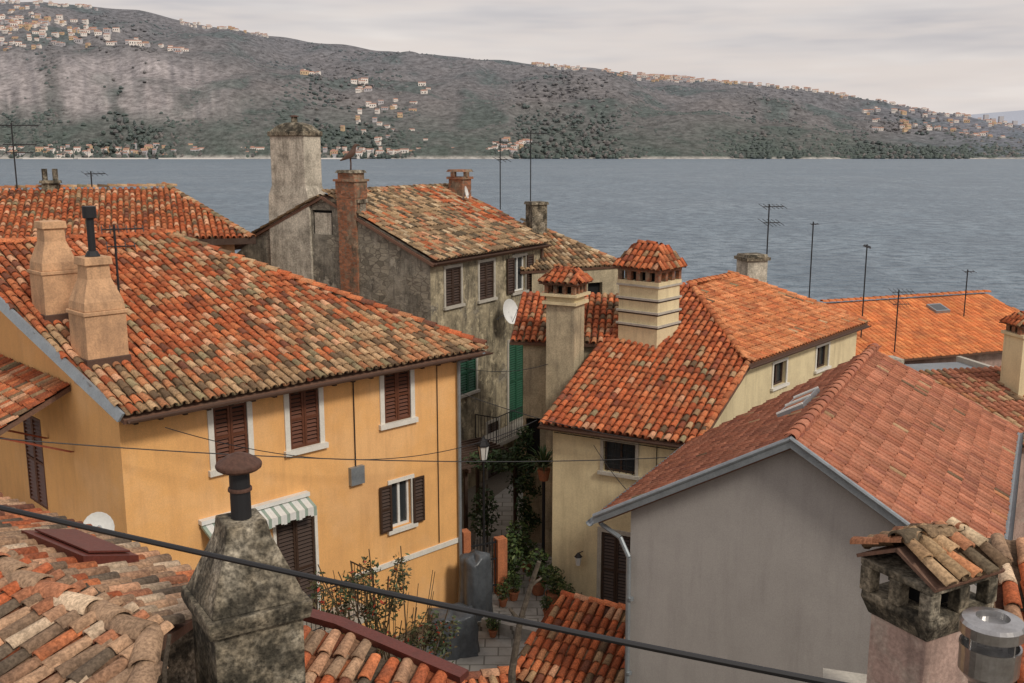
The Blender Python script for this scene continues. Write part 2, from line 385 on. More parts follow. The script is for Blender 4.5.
for i in range(18): # rafter ends under the eave
    q=.1+i*.53; mb.fbox(FA,q,q+.09,0,.5,24.60,24.72,'wood')
mb.tube([fp(9.3,-.27,-.1),FA.p(9.1,.09,24.5),FA.p(9.1,.09,17)],.05,'metal')
for a,b in (((-.45,-.2),(-.85,4.)),((-.85,4.),(-1.2,8.1))):
    P=[fp(a[0]-.04,a[1],-.1),fp(a[0]+.05,a[1],.075),fp(b[0]+.05,b[1],.075),fp(b[0]-.04,b[1],-.1)]
    Q=[p+FL.n*.05 for p in P]; mb.hexa([P[0],P[3],Q[3],Q[0],P[1],P[2],Q[2],Q[1]],'metal')
mb.build('gutter_and_flashing',H)
def bellchimney(s,t,zt,h,pipe=None):
    mb=MB(); a=math.atan2(.701,.713); c=fp(s,t); z0=c.z-.6; zb=c.z+.1; k=zt-zb
    mb.rot(c,a,[(h,h,z0),(h,h,zb+k*.42)],'orangech'); mb.rot(c,a,[(h*1.08,h*1.08,zb+k*.42),(h*1.08,h*1.08,zb+k*.46)],'orangech')
    mb.rot(c,a,[(h*.98,h*.98,zb+k*.46),(h*.95,h*.95,zb+k*.55),(h*.58,h*.58,zb+k*.78),(h*.55,h*.55,zb+k*.92)],'orangech')
    mb.rot(c,a,[(h*.68,h*.68,zb+k*.92),(h*.64,h*.64,zt)],'orangech')
    mb.rot(c,a,[(h+.05,h+.05,c.z-.3),(h+.03,h+.03,c.z+.06)],'gutter')
    if pipe:
        mb.cyl((c.x,c.y,zt),(c.x,c.y,zt+pipe-.15),.08,k='iron'); mb.cyl((c.x,c.y,zt+pipe-.25),(c.x,c.y,zt+pipe),.14,.14,12,'iron'); mb.cyl((c.x,c.y,zt),(c.x,c.y,zt+.12),.16,.1,12,'iron')
    mb.build('plaster_chimney',H,bevel=.015)
bellchimney(.10,2.15,27.8,.44,1.05)
bellchimney(.0,4.25,28.45,.40)
cp=roof(H,tuple(FL.p(3.0,1.7,24.15)),tuple(FL.d)[:2],25,[(0,0),(5.6,0),(5.6,1.9),(0,1.9)],PAL_A,OLD_A,lambda s,t:.3)
mb=MB(); mb.fbox(FL,2.9,8.7,1.62,1.72,24.02,24.14,'redwood')
for s in (4.9,6.9,8.4): mb.hexa([FL.p(s,0,23.4),FL.p(s+.08,0,23.4),FL.p(s+.08,.08,23.4),FL.p(s,.08,23.4),FL.p(s,1.5,24.05),FL.p(s+.08,1.5,24.05),FL.p(s+.08,1.6,24.05),FL.p(s,1.6,24.05)],'redwood')
mb.build('canopy_brackets',H)
mb=MB()
for i in range(34):
    a=1.6+i*.08; k='awn' if i%3==0 else 'white2'; b=a+.078
    mb.hexa([FA.p(a,.05,21.90),FA.p(b,.05,21.90),FA.p(b,.42,21.74),FA.p(a,.42,21.74),FA.p(a,.05,21.97),FA.p(b,.05,21.97),FA.p(b,.42,21.80),FA.p(a,.42,21.80)],k)
    dz=.03*math.sin(i*1.3); mb.hexa([FA.p(a,.42,21.60+dz),FA.p(b,.42,21.60+dz),FA.p(b,.44,21.60+dz),FA.p(a,.44,21.60+dz),FA.p(a,.42,21.80),FA.p(b,.42,21.80),FA.p(b,.44,21.80),FA.p(a,.44,21.80)],k)
mb.fbox(FA,1.57,4.33,0,.16,21.975,22.07,'white2')
mb.build('awning',H)
mb=MB(); mb.fbox(FA,3.1,5.6,0,.95,18.72,18.88,'stonetrim')
def rail(mb,pts,h=1.0,step=.12):
    for a,b in zip(pts[:-1],pts[1:]):
        a=V(a);b=V(b);L=(b-a).length;n=max(1,int(L/step)); z=V((0,0,h))
        mb.cyl(a+z,b+z,.02,n=6,k='iron'); mb.cyl(a+V((0,0,.1)),b+V((0,0,.1)),.014,n=5,k='iron')
        for i in range(n+1):
            p=a.lerp(b,i/n); mb.cyl(p,p+z,.009 if i%8 else .018,n=5,k='iron')
rail(mb,[FA.p(3.15,0,18.9),FA.p(3.15,.9,18.9),FA.p(5.55,.9,18.9),FA.p(5.55,0,18.9)])
mb.build('balcony',H)

# ------------------------------------------------------------------ house behind, left
H=empty('brown_eaved_house',(-14,37,17))
FBh=Fr((-20.5,31.9),d=(.94,.34)); e=FBh.d
O=V((-9.42,36,26.89))-e*12
bp=roof(H,O,(e.x,e.y),17.4,[(0,0),(12.1,0),(9.4,5.5),(0,5.5)],PAL_A,OLD_A,lambda s,t:.2,patch=.3,sag=.05)
caps(H,bp(12.1,-.1,.05),bp(9.4,5.5,.05),OLD_A); caps(H,bp(0,5.5,.05),bp(9.4,5.5,.05),OLD_A)
FW=Fr(O[:2],d=(e.x,e.y)); FW=Fr(FW.p(0,-.6,0)[:2],d=(e.x,e.y)); mb=MB()
hb=(9.6,10.9,25.3,26.4)
wall(mb,FW,0,11.5,16.5,26.8,'orangech',[hb]); F2=Fr(FW.p(11.5,0,0)[:2],FW.p(11.5,-8,0)[:2]); wall(mb,F2,0,8,16.5,26.8,'orangech')
mb.fbox(FW,-.2,12.2,.5,.62,26.68,26.9,'wood'); mb.fbox(FW,-.2,12.1,0,.5,26.72,26.78,'wood')
hp=bp(9.4,5.5); q=V((-9.42,36,26.89))+V((-FBh.n.x,-FBh.n.y,0))*10.; mb.poly([bp(12.1,0),q,hp],'deck') 
mb.hexa([bp(12.1,0,-.25),bp(9.4,5.5,-.25),bp(9.5,5.6,-.25),bp(12.2,0,-.25),bp(12.1,0,-.02),bp(9.4,5.5,-.02),bp(9.5,5.6,-.02),bp(12.2,0,-.02)],'wood')
mb.build('walls',H); window(H,FW,hb,tr='redwood',mode='plain',frame='redwood',tw=.1)
mb=MB(); mb.rot((-17.6,38.6),.35,[(.3,.3,28),(.3,.3,28.75)],'conc'); mb.rot((-17.6,38.6),.35,[(.38,.38,28.76),(.36,.36,28.86)],'conc')
for x in (-.2,.2): mb.cyl((-17.6+x,38.6,28.85),(-17.6+x,38.6,29.3),.1,k='conc')
mb.build('chimney',H)

# ------------------------------------------------------------------ stone house
H=empty('stone_house',(-4,39,17))
FC=Fr((-2.81,34.19),(1.14,40.78)) 
FCL=Fr(FC.p(0,-9.3,0)[:2],FC.p(0,0,0)[:2])
mb=MB(); c1=(.89,1.87,24.55,25.9);c2=(3.09,4.1,24.5,25.9);c3=(5.55,6.5,24.5,25.88);c4=(1.71,2.83,21.15,22.7);c5=(5.2,6.4,19.3,22.55)
c6=(3.6,4.4,17.4,19.6)
wall(mb,FC,0,8.0,16.3,26.35,'stoneR',[c1,c2,c3,c4,c5,c6])
nic=(9.3-5.27,9.3-4.31,26.97,27.85)
wall(mb,FCL,0,9.3,16.3,26.0,'stoneL',[])
def G(x,z): return FCL.p(9.3-x,0,z)
wall(mb,FCL,9.3-5.6,9.3-3.1,26.0,28.15,'stoneL',[nic],.12)
mb.poly([G(9.3,26.0),G(5.6,26.0),G(5.6,28.1),G(7.3,27.35)],'stoneL'); mb.poly([G(3.1,26.0),G(0,26.0),G(0,26.33),G(3.1,27.7)],'stoneL')
mb.fbox(FCL,9.3-5.6,9.3-3.1,-.45,-.125,27.0,28.15,'stoneL'); mb.fbox(FCL,9.3-5.65,9.3-3.05,-.5,.05,28.15,28.27,'conc')
F2=Fr(FC.p(8,0,0)[:2],FC.p(8,-9.3,0)[:2]); wall(mb,F2,0,9.3,16.3,26.2,'stoneL'); mb.poly([F2.p(0,0,26.2),F2.p(9.3,0,26.0),F2.p(4.6,0,28.3)],'stoneL')
mb.fbox(FCL,9.3-5.2,9.3-4.4,-.1,-.05,26.97,27.75,'concL')
mb.build('walls',H)
cf=roof(H,(-2.81,34.19,26.4),tuple(FC.d)[:2],24,[(-.1,-.3),(8.1,-.3),(8.1,5.05),(-.1,5.05)],PAL_C,PAL_A,lambda s,t:.04+.5*(s>5.2 and t>1.5),w=.22,l=.32,jit=.06,patch=.2,sag=.1)
caps(H,cf(0,5.05,.04),cf(8.1,5.05,.04),PAL_C)
back=Fr(FC.p(8,-9.3,0)[:2],FC.p(0,-9.3,0)[:2])
roof(H,tuple(back.p(0,.2,26.25)),tuple(back.d)[:2],24,[(0,0),(8.1,0),(8.1,5.2),(0,5.2)],PAL_C,w=.3,l=.5)
mb=MB(); gutter(mb,cf(-.1,-.38,-.04),cf(8.1,-.38,-.04),.06,'gutter'); mb.cyl(FC.p(7.7,.08,26.2),FC.p(7.7,.08,17),.05,k='gutter'); mb.build('gutter',H)
for h,md,tr in ((c1,'closed','stonetrim'),(c2,'closed','stonetrim'),(c3,'open','stonetrim')): window(H,FC,h,tr=tr,sh='darksh',mode=md,tw=.1)
window(H,FC,c4,tr='stonetrim',sh='greensh',tw=.1); window(H,FC,c5,tr='stonetrim',sh='greensh',tw=.12,sill=False); window(H,FC,c6,tr='stonetrim',sh='darksh',tw=.12,sill=False)
ang=math.atan2(FCL.d.y,FCL.d.x); cc=FCL.p(9.3-6.35,-.42,0)
mb=MB(); mb.rot(cc,ang,[(1.05,.5,24),(1.02,.5,27.7),(.98,.5,28.35),(.84,.46,28.7),(.84,.46,30.55)],'concL'); mb.rot(cc,ang,[(.90,.52,30.5),(.90,.52,30.68)],'conc'); mb.rot(cc,ang,[(.84,.46,30.68),(.6,.3,30.9),(.25,.2,31.0)],'conc')
mb.cyl((cc.x,cc.y,30.95),(cc.x,cc.y,31.2),.12,n=10,k='conc'); mb.cyl((cc.x,cc.y,31.2),(cc.x,cc.y,31.26),.2,.1,n=10,k='rust')
mb.build('tall_chimney',H,bevel=.03)
cc=FCL.p(9.3-3.55,-.2,0); mb=MB(); mb.rot(cc,ang,[(.40,.26,24.5),(.42,.29,26),(.40,.29,27.2),(.42,.34,28.3),(.44,.35,28.35),(.44,.35,28.9)],'brick'); mb.rot(cc,ang,[(.50,.41,28.9),(.50,.41,28.98)],'brick'); mb.rot(cc,ang,[(.36,.3,28.98),(.36,.3,29.2)],'brick'); mb.rot(cc,ang,[(.44,.36,29.2),(.38,.31,29.3)],'conc')
mb.build('brick_chimney',H); BIRD=(cc.x,cc.y,29.3)
cc=cf(7.6,4.2); mb=MB(); mb.rot(cc,ang,[(.34,.34,27.2),(.34,.34,28.8)],'brick'); mb.rot(cc,ang,[(.41,.41,28.8),(.41,.41,28.9)],'brick')
for x in (-.27,.27): 
    for y in (-.27,.27): mb.rot((cc.x+x,cc.y+y),ang,[(.08,.08,28.9),(.08,.08,29.1)],'brick')
mb.rot(cc,ang,[(.42,.42,29.1),(.36,.36,29.2)],'brick'); mb.build('brick_chimney',H)
mb=MB(); mb.fbox(FC,2.7,6.8,0,1.0,19.05,19.2,'stonetrim'); rail(mb,[FC.p(2.75,.02,19.2),FC.p(2.75,.95,19.2),FC.p(6.75,.95,19.2),FC.p(6.75,.02,19.2)],1.0,.13); mb.build('balcony',H)
def bird(loc,sc=1.):
    pts=[((-.30,0,.26),(.03,.015)),((-.16,0,.33),(.07,.05)),((-.02,0,.40),(.11,.11)),((.08,0,.50),(.09,.10)),((.11,0,.61),(.055,.06)),((.14,0,.70),(.06,.06)),((.2,0,.71),(.03,.03)),((.29,0,.68),(.01,.01))]
    legs=[((0,.04,.34),(.02,.02)),((.01,.045,.18),(.015,.015)),((0,.05,0),(.02,.02)),((0,-.04,.34),(.02,.02)),((.01,-.045,.18),(.015,.015)),((0,-.05,0),(.02,.02))]
    me=bpy.data.meshes.new('gull'); vs=[p[0] for p in pts+legs]; ed=[(i,i+1) for i in range(7)]+[(2,8),(8,9),(9,10),(2,11),(11,12),(12,13)]
    me.from_pydata([(x*sc,y*sc,z*sc) for x,y,z in vs],ed,[]); ob=bpy.data.objects.new('gull',me); COL.objects.link(ob); ob.location=loc; ob.rotation_euler=(0,0,.3)
    ob.modifiers.new('s','SKIN') 
    for v,p in zip(me.skin_vertices[0].data,pts+legs): v.radius=(p[1][0]*sc,p[1][1]*sc)
    me.skin_vertices[0].data[2].use_root=True
    ss=ob.modifiers.new('ss','SUBSURF'); ss.levels=ss.render_levels=2; me.materials.append(M['gutter']); return ob
bird(BIRD,1.25)
H=empty('mossy_roof_house',(3,43,17))
F=Fr((0.8,39.9),(4.7,41.8)); mf=roof(H,(0.8,39.8,25.25),tuple(F.d)[:2],22,[(-.5,0),(4.45,0),(1.8,4.2),(-.5,4.2)],PAL_C,OLD_A,lambda s,t:.4,w=.22,l=.32)
caps(H,mf(4.45,-.1,.04),mf(1.8,4.2,.04),PAL_C)
mb=MB(); wall(mb,F,.0,4.1,16,25.2,'beige',[(2.6,3.3,23.6,24.6)]); F2=Fr(F.p(4.1,0,0)[:2],F.p(4.1,-6,0)[:2]); wall(mb,F2,0,6,16,25.2,'beige'); mb.poly([mf(4.45,0,-.03),F.p(4.4,-7,25.2),mf(1.8,4.2)],'deck')
mb.rot((1.05,43.4),.4,[(.35,.35,25.5),(.35,.35,27.7)],'conc'); mb.rot((1.05,43.4),.4,[(.42,.42,27.7),(.38,.38,27.82)],'conc'); mb.build('walls_and_chimney',H)

# ------------------------------------------------------------------ cream house
H=empty('cream_house',(6,29,17.4))
FD=Fr((0.92,26.99),(4.67,25.02)); FE=Fr((4.67,25.02),(6.66,27.97)); FR=Fr((6.66,27.97),(12.2,34.57))
mb=MB(); d1=(1.78,2.70,21.4,22.26); d2=(1.77,2.64,17.5,19.65)
wall(mb,FD,.25,4.24,16.5,22.6,'cream',[d1,d2])
wall(mb,FE,0,FE.L,16.5,22.6,'cream'); mb.poly([FE.p(0,0,22.6),FE.p(FE.L,0,22.6),FE.p(FE.L,0,24.0)],'cream')
r1=(1.85,2.75,22.95,23.67);r2_=(5.0,5.95,22.95,23.7)
wall(mb,FR,0,8.4,16.5,24.02,'cream',[r1,r2_])
FDl=Fr(FD.p(.25,-8,0)[:2],FD.p(.25,0,0)[:2]); wall(mb,FDl,0,8,16.5,22.6,'beige'); mb.poly([FDl.p(8,0,22.6),FDl.p(0,0,25.3),FDl.p(0,0,22.6)],'beige')
F2=Fr(FR.p(8.4,0,0)[:2],FR.p(8.4,-7,0)[:2]); wall(mb,F2,0,7,16.5,24.0,'cream')
mb.cyl(FD.p(3.3,.03,22.5),FD.p(3.3,.03,19),.012,n=5,k='iron'); mb.cyl(FD.p(.3,.03,22.3),FD.p(4.2,.03,22.28),.012,n=5,k='iron')
mb.build('walls',H)
window(H,FD,d1,tr='stonetrim',mode='grille',frame='wood',tw=.09); window(H,FD,d2,tr='stonetrim',sh='darksh',tw=.12,sill=False)
for h in (r1,r2_): window(H,FR,h,tr='white',mode='plain',tw=.08,frame='wood')
df=roof(H,(0.92,26.99,22.66),tuple(FD.d)[:2],20,[(-.05,-.3),(4.5,-.3),(4.75,3.9),(4.5,4.1),(1.6,8.5),(0,8.5)],PAL_D,OLD_A,lambda s,t:.08 if t>.8 else .25,patch=.15,jit=.025,sag=.03)
drr=roof(H,(6.66,27.97,24.08),tuple(FR.d)[:2],18,[(-.1,-.2),(8.9,-.2),(7.35,4.5),(4.4,4.7)],PAL_DR,OLD_A,lambda s,t:.03,w=.21,l=.3,jit=.015)
P=df(1.55,8.45,.05); caps(H,df(4.6,4.,.05),P,PAL_DR); caps(H,P,drr(7.35,4.5,.05),PAL_DR); caps(H,drr(8.85,-.1,.05),drr(7.35,4.5,.05),PAL_DR)
caps(H,df(4.45,-.3,.03),df(4.7,3.9,.03),PAL_DR,r=.1)
mb=MB(); a=drr(7.35,4.5); mb.poly([drr(8.9,-.2,-.03),FR.p(8.7,-8,24.1),a],'deck'); mb.poly([a,FR.p(8.7,-8,24.1),FDl.p(0,0,24.9),P],'deck') 
gutter(mb,drr(-.1,-.29,-.04),drr(8.9,-.29,-.04),.06,'gutter'); gutter(mb,df(-.05,-.39,-.03),df(4.5,-.39,-.03),.06,'gutter'); mb.build('rear_roof_and_gutters',H)
def tiledcap(parent,c,ang,hx,hy,z,rise,pal,w=.2,l=.24):
    ca,sa=math.cos(ang),math.sin(ang)
    def W(x,y,zz): return V((c[0]+x*ca-y*sa,c[1]+x*sa+y*ca,zz))
    R=max(hx-hy,0)+hy*.45
    for dx,dy,hh,dep,top in ((1,0,hx,hy,R),(0,1,hy,hx-R,0.12),(-1,0,hx,hy,R),(0,-1,hy,hx-R,0.12)):
        o=(dy*(hy if dx else hx)-dx*hh, -dx*(hy if dx else hx)-dy*hh)
        ed=(dx*ca-dy*sa,dx*sa+dy*ca); pit=math.degrees(math.atan2(rise,dep)); S=math.hypot(rise,dep)
        roof(parent,tuple(W(o[0],o[1],z)),ed,pit,[(0,0),(2*hh,0),(hh+top,S),(hh-top,S)],pal,OLD_A,lambda s,t:.15,w=w,l=l,thick=.04,name='cap_tiles')
    caps(parent,W(-R,0,z+rise+.02),W(R,0,z+rise+.02),pal,r=.09,l=.3)
c=V((4.35,29.5,0))+V((-.766,.643,0))*.72+V((.643,.766,0))*.65; an=math.atan2(-.643,.766)
mb=MB(); mb.rot(c,an,[(.70,.62,23.3),(.70,.62,26.0)],'cream')
for z in (24.75,25.15,25.55,25.95): mb.rot(c,an,[(.76,.68,z),(.76,.68,z+.06)],'stonetrim')
for z in (24.70,25.10,25.50): mb.rot(c,an,[(.712,.632,z),(.712,.632,z+.045)],'wood')
mb.rot(c,an,[(.74,.66,26.01),(.74,.66,26.12)],'cream')
mb.rot(c,an,[(.5,.42,26.12),(.5,.42,26.45)],'dark')
ca,sa=math.cos(an),math.sin(an)
for hx,hy,n,ax in ((.66,.58,5,0),(.66,.58,4,1)):
    for i in range(n):
        t=-1+2*i/(n-1)
        for sg in (-1,1):
            if ax==1 and i in (0,n-1): continue
            x,y=(t*hx,sg*hy) if ax==0 else (sg*hx,t*hy)
            mb.rot((c.x+x*ca-y*sa,c.y+x*sa+y*ca),an,[(.07,.07,26.12),(.07,.07,26.4)],'brick')
mb.rot(c,an,[(.74,.66,26.4),(.74,.66,26.47)],'brick')
mb.build('banded_chimney',H); tiledcap(H,c,an,.84,.76,26.5,.68,PAL_D)
mb=MB(); mb.cyl(FD.p(1.2,0,18.95),FD.p(1.2,.3,19.0),.015,n=6,k='iron'); q=FD.p(1.2,.3,0); mb.lathe(q,[(.06,18.65),(.1,18.9)],'white2',6); mb.lathe(q,[(.12,18.9),(.02,19.02)],'iron',6); mb.build('wall_lantern',H)
H=empty('beige_annex',(1.8,31,17.4))
F=Fr((0.35,30.9),(3.4,30.5)); mb=MB(); wall(mb,F,0,3.0,16.5,24.1,'beige',[(.1,.55,20.2,21.6)]); F2=Fr(F.p(0,-4,0)[:2],F.p(0,0,0)[:2]); wall(mb,F2,0,4,16.5,24.1,'beige'); mb.build('walls',H)
af=roof(H,tuple(F.p(-.4,.2,24.1)),tuple(F.d)[:2],19,[(0,0),(3.7,0),(3.7,3.4),(0,3.4)],PAL_D,OLD_A,lambda s,t:.25)
an2=math.atan2(-.465,.885); c=V((1.62,29.95,0))
mb=MB(); mb.rot(c,an2,[(.46,.38,16.5),(.46,.38,25.45)],'beige'); mb.rot(c,an2,[(.56,.48,25.45),(.56,.48,25.54)],'cream'); mb.rot(c,an2,[(.46,.38,25.54),(.46,.38,25.7)],'cream'); mb.rot(c,an2,[(.60,.52,25.7),(.60,.52,25.78)],'cream')
mb.rot(c,an2,[(.3,.24,25.78),(.3,.24,26.05)],'dark'); ca,sa=math.cos(an2),math.sin(an2)
for i in range(4):
    for sg in (-1,1):
        x,y=(-.44+i*.293,sg*.38); mb.rot((c.x+x*ca-y*sa,c.y+x*sa+y*ca),an2,[(.06,.06,25.78),(.06,.06,26.02)],'brick')
        if i in(1,2):
            x,y=(sg*.44,-.38+i*.253); mb.rot((c.x+x*ca-y*sa,c.y+x*sa+y*ca),an2,[(.06,.06,25.78),(.06,.06,26.02)],'brick')
mb.rot(c,an2,[(.54,.46,26.02),(.54,.46,26.08)],'brick'); mb.build('banded_chimney',H); tiledcap(H,c,an2,.64,.56,26.1,.34,PAL_D)

# ------------------------------------------------------------------ grey house
H=empty('grey_rendered_house',(7,20,17))
L=V((1.86,18.97,0));R=V((8.03,15.68,0)); FG=Fr(L[:2],R[:2]); g=V((.470,.883,0))
mb=MB(); wall(mb,FG,.55,6.5,15.5,22.9,'grey'); mb.poly([FG.p(.55,0,22.9),FG.p(6.5,0,22.9),FG.p(6.5,0,23.05),FG.p(3.64,0,24.82),FG.p(.55,0,23.1)],'grey')
FGr=Fr(FG.p(6.5,0,0)[:2],FG.p(6.5,-10.6,0)[:2]); wall(mb,FGr,0,10.6,15.5,23.0,'grey'); FGl=Fr(FG.p(.55,-5.6,0)[:2],FG.p(.55,0,0)[:2]); wall(mb,FGl,0,5.6,15.5,23.0,'grey',[(2.9,3.7,20.6,21.7)])
FGb=Fr(FG.p(6.5,-10.6,0)[:2],FG.p(.55,-5.6,0)[:2]); wall(mb,FGb,0,FGb.L,15.5,22.9,'grey'); mb.build('walls',H)
O=L+g*9.5+V((0,0,22.9))
gl=roof(H,O,(-g.x,-g.y),29.3,[(3.8,-.1),(9.75,-.1),(9.75,4.17),(.3,4.17)],PAL_E,OLD_A,lambda s,t:.015,style='wave',m='tilenew',w=.2,l=.34,thick=.12)
gr=roof(H,R+V((0,0,22.9)),(g.x,g.y),31.3,[(-.25,-.1),(11,-.1),(9.2,3.92),(-.25,3.92)],PAL_E,OLD_A,lambda s,t:.015,style='wave',m='tilenew',w=.2,l=.34,thick=.12)
caps(H,gl(9.85,4.17,.05),gl(.4,4.17,.05),PAL_E,m='tilenew',r=.13,l=.4,jit=.004)
mb=MB()
for a,b in ((gl(9.8,-.12,0),gl(9.8,4.2,0)),(gr(-.3,-.12,0),gr(-.3,3.95,0))):
    a=V(a);b=V(b); n=FG.n; up=V((0,0,1))
    mb.hexa([a-up*.10,b-up*.10,b-up*.10+n*.05,a-up*.10+n*.05,a+up*.07,b+up*.07,b+up*.07+n*.05,a+up*.07+n*.05],'metal')
    mb.cyl(a+n*.04+up*.07,b+n*.04+up*.07,.045,k='metal',n=8)
gutter(mb,gl(9.9,-.2,-.02),gl(3.8,-.2,-.02),.08,'metal'); gutter(mb,gr(-.4,-.2,-.02),gr(11,-.2,-.02),.08,'metal')
mb.tube([gl(9.5,-.2,-.1),gl(9.5,-.2,-.2),FG.p(.35,.05,22.45),FG.p(.56,.10,22.1),FG.p(.62,.10,16)],.05,'metal')
for z in (21.2,19.6,18): mb.cyl(FG.p(.62,.10,z),FG.p(.62,.10,z+.05),.065,k='metal')
mb.tube([gr(.4,-.2,-.1),FGr.p(.2,.08,22.3),FGr.p(.2,.08,16)],.05,'metal')
mb.build('gutters_and_verge',H)
mb=MB(); a0=[gl(4.6,3.0,0),gl(6.3,3.0,0),gl(6.3,3.6,0),gl(4.6,3.6,0)]; a=[gl(4.6,3.0,.12),gl(6.3,3.0,.12),gl(6.3,3.6,.12),gl(4.6,3.6,.12)]; mb.hexa(a0+a,'metal')
for s0 in (4.68,5.5): mb.poly([gl(s0,3.07,.124),gl(s0+.72,3.07,.124),gl(s0+.72,3.53,.124),gl(s0,3.53,.124)],'glass')
for s0 in (4.6,5.42,6.22): mb.hexa([gl(s0,3.0,.12),gl(s0+.07,3.0,.12),gl(s0+.07,3.6,.12),gl(s0,3.6,.12),gl(s0,3.0,.15),gl(s0+.07,3.0,.15),gl(s0+.07,3.6,.15),gl(s0,3.6,.15)],'white2')
mb.build('skylight',H)

# ------------------------------------------------------------------ right back houses
H=empty('bright_roofed_house',(17,43,16))
d=V((.938,.346,0)); up=V((-.346,.938,0)); O=V((14.16,44.77,0))-up*4.9-d*5+V((0,0,21.55))
ff=roof(H,O,(d.x,d.y),18.6,[(0,0),(15,0),(14.3,5.17),(4.8,5.17)],PAL_F,style='wave',m='tilenew',w=.24,l=.36)
caps(H,ff(4.8,5.17,.05),ff(14.3,5.17,.05),PAL_F,m='tilenew')
mb=MB(); FF=Fr((O+up*.5)[:2],d=(d.x,d.y)); wall(mb,FF,.3,14.7,12,21.6,'pink'); a=ff(4.8,5.17); b=ff(14.3,5.17); mb.poly([a,b,b+up*5-V((0,0,1.6)),a+up*5-V((0,0,1.6))],'deck'); mb.poly([ff(15,0),b+up*5-V((0,0,1.6)),b],'deck'); mb.poly([ff(0,0),a,a+up*5-V((0,0,1.6))],'deck')
mb.hexa([ff(9.9,3.5,0),ff(10.7,3.5,0),ff(10.7,4.2,0),ff(9.9,4.2,0),ff(9.9,3.5,.15),ff(10.7,3.5,.15),ff(10.7,4.2,.15),ff(9.9,4.2,.15)],'metal'); mb.poly([ff(9.98,3.58,.154),ff(10.62,3.58,.154),ff(10.62,4.12,.154),ff(9.98,4.12,.154)],'glass'); mb.build('walls_and_skylight',H)
H=empty('flat_roofed_building',(17,37,14)); mb=MB(); F=Fr((13.2,36.3),d=(.98,.2)); mb.fbox(F,0,6.2,-3.2,0,12,21.35,'pink'); mb.fbox(F,.2,6.,-3.0,-.2,21.35,21.4,'flatroof') 
for q in ((0,6.2,-.2,0),(0,.2,-3.2,-.2),(6.0,6.2,-3.2,-.2)): mb.fbox(F,*q,21.352,21.6,'stonetrim')
mb.rot((14.6,37.9),.2,[(.4,.4,21.4),(.4,.4,22.1)],'concL'); mb.build('building',H)
H=empty('weathered_roof_house',(19,31,14)); F=Fr((13.3,30.2),d=(.98,.2)); kf=roof(H,(13.3,30.0,20.7),tuple(F.d)[:2],14,[(0,0),(10,0),(10,5.4),(1.2,5.4)],PAL_E,OLD_A,lambda s,t:.35,w=.24,l=.36)
mb=MB(); wall(mb,F,0,10,12,20.7,'pink'); mb.rot((18.1,34.6),.2,[(.5,.5,20),(.5,.5,23.6)],'cream'); mb.rot((18.1,34.6),.2,[(.58,.58,23.6),(.58,.58,23.7)],'cream'); mb.rot((18.1,34.6),.2,[(.36,.36,23.7),(.36,.36,23.95)],'dark')
for x in (-.4,0,.4):
    for y in (-.4,0,.4):
        if x or y: mb.rot((18.1+x,34.6+y),.2,[(.09,.09,23.7),(.09,.09,23.95)],'brick')
mb.build('walls_and_chimney',H); tiledcap(H,(18.1,34.6),.2,.66,.64,24.0,.35,PAL_D)
H=empty('neighbour_house',(12,18,16)); nf=roof(H,(10.3,15,20.4),(.86,-.5),15,[(0,-2),(5,-2),(5,10),(2.2,10),(0,4)],PAL_G,OLD_A,lambda s,t:.4,w=.22,l=.33)
mb=MB(); F=Fr((10.6,13.6),d=(.86,-.5)); mb.fbox(F,0,5,-11,0,12,19.9,'pink'); mb.build('walls',H)
H=empty('distant_chimney_stack',(9.1,38,20)); mb=MB(); mb.rot((9.15,38),.3,[(.42,.42,22),(.42,.42,25.9)],'concL'); mb.rot((9.15,38),.3,[(.5,.5,25.9),(.5,.5,26.02)],'conc'); mb.rot((9.15,38),.3,[(.44,.44,26.02),(.4,.4,26.12)],'conc'); mb.fbox(Fr((7,36.5),d=(1,.1)),0,5,-5,0,12,23.6,'beige'); mb.build('stack_and_base',H)

# ------------------------------------------------------------------ foreground roofs
H=empty('foreground_old_roof_house',(-5,9,22))
e1=V((.81,-.59,0)).normalized(); nb=V((.59,.81,0)).normalized()
R0=V((-7.2,10.72,26.0))
RE=R0+e1*5.2; tp=18
Ob=RE+nb*1.65+V((0,0,-1.65*math.tan(rad(tp))))
bf=roof(H,Ob,(-e1.x,-e1.y),tp,[(1.3,-.1),(7,-.1),(7,1.74),(0,1.74)],PAL_G,PAL_A,lambda s,t:.3,w=.19,l=.34,jit=.06,patch=.3,sag=.05)
Of=R0-nb*5+V((0,0,-5*math.tan(rad(tp))))-e1*1.5
ffg=roof(H,Of,(e1.x,e1.y),tp,[(0,0),(8.6,0),(8.6,3.3),(6.75,5.26),(0,5.26)],PAL_G,PAL_A,lambda s,t:.12,w=.19,l=.36,jit=.06,patch=.25,sag=.06)
caps(H,RE+V((0,0,.04)),R0-e1*2+V((0,0,.04)),PAL_G,r=.12,l=.4,jit=.07)
caps(H,ffg(8.65,3.25,.04),ffg(6.75,5.26,.04),PAL_G,r=.12,l=.4,jit=.05)
mb=MB(); FWb=Fr((Ob-nb*.2-e1*1.4)[:2],d=(-e1.x,-e1.y)); mb.fbox(FWb,0,7,-1.2,0,20,25.25,'conc') 
a=[bf(2.2,.35,.1),bf(3.4,.35,.1),bf(3.4,1.0,.1),bf(2.2,1.0,.1)]; t_=[p+V((0,0,.09)) for p in a]; mb.hexa(a+t_,'redmetal') 
a=[bf(2.28,.43,.20),bf(3.32,.43,.20),bf(3.32,.92,.20),bf(2.28,.92,.20)]; mb.hexa([p+V((0,0,0)) for p in a]+[p+V((0,0,.02)) for p in a],'redmetal'); mb.build('wall_and_roof_hatch',H)
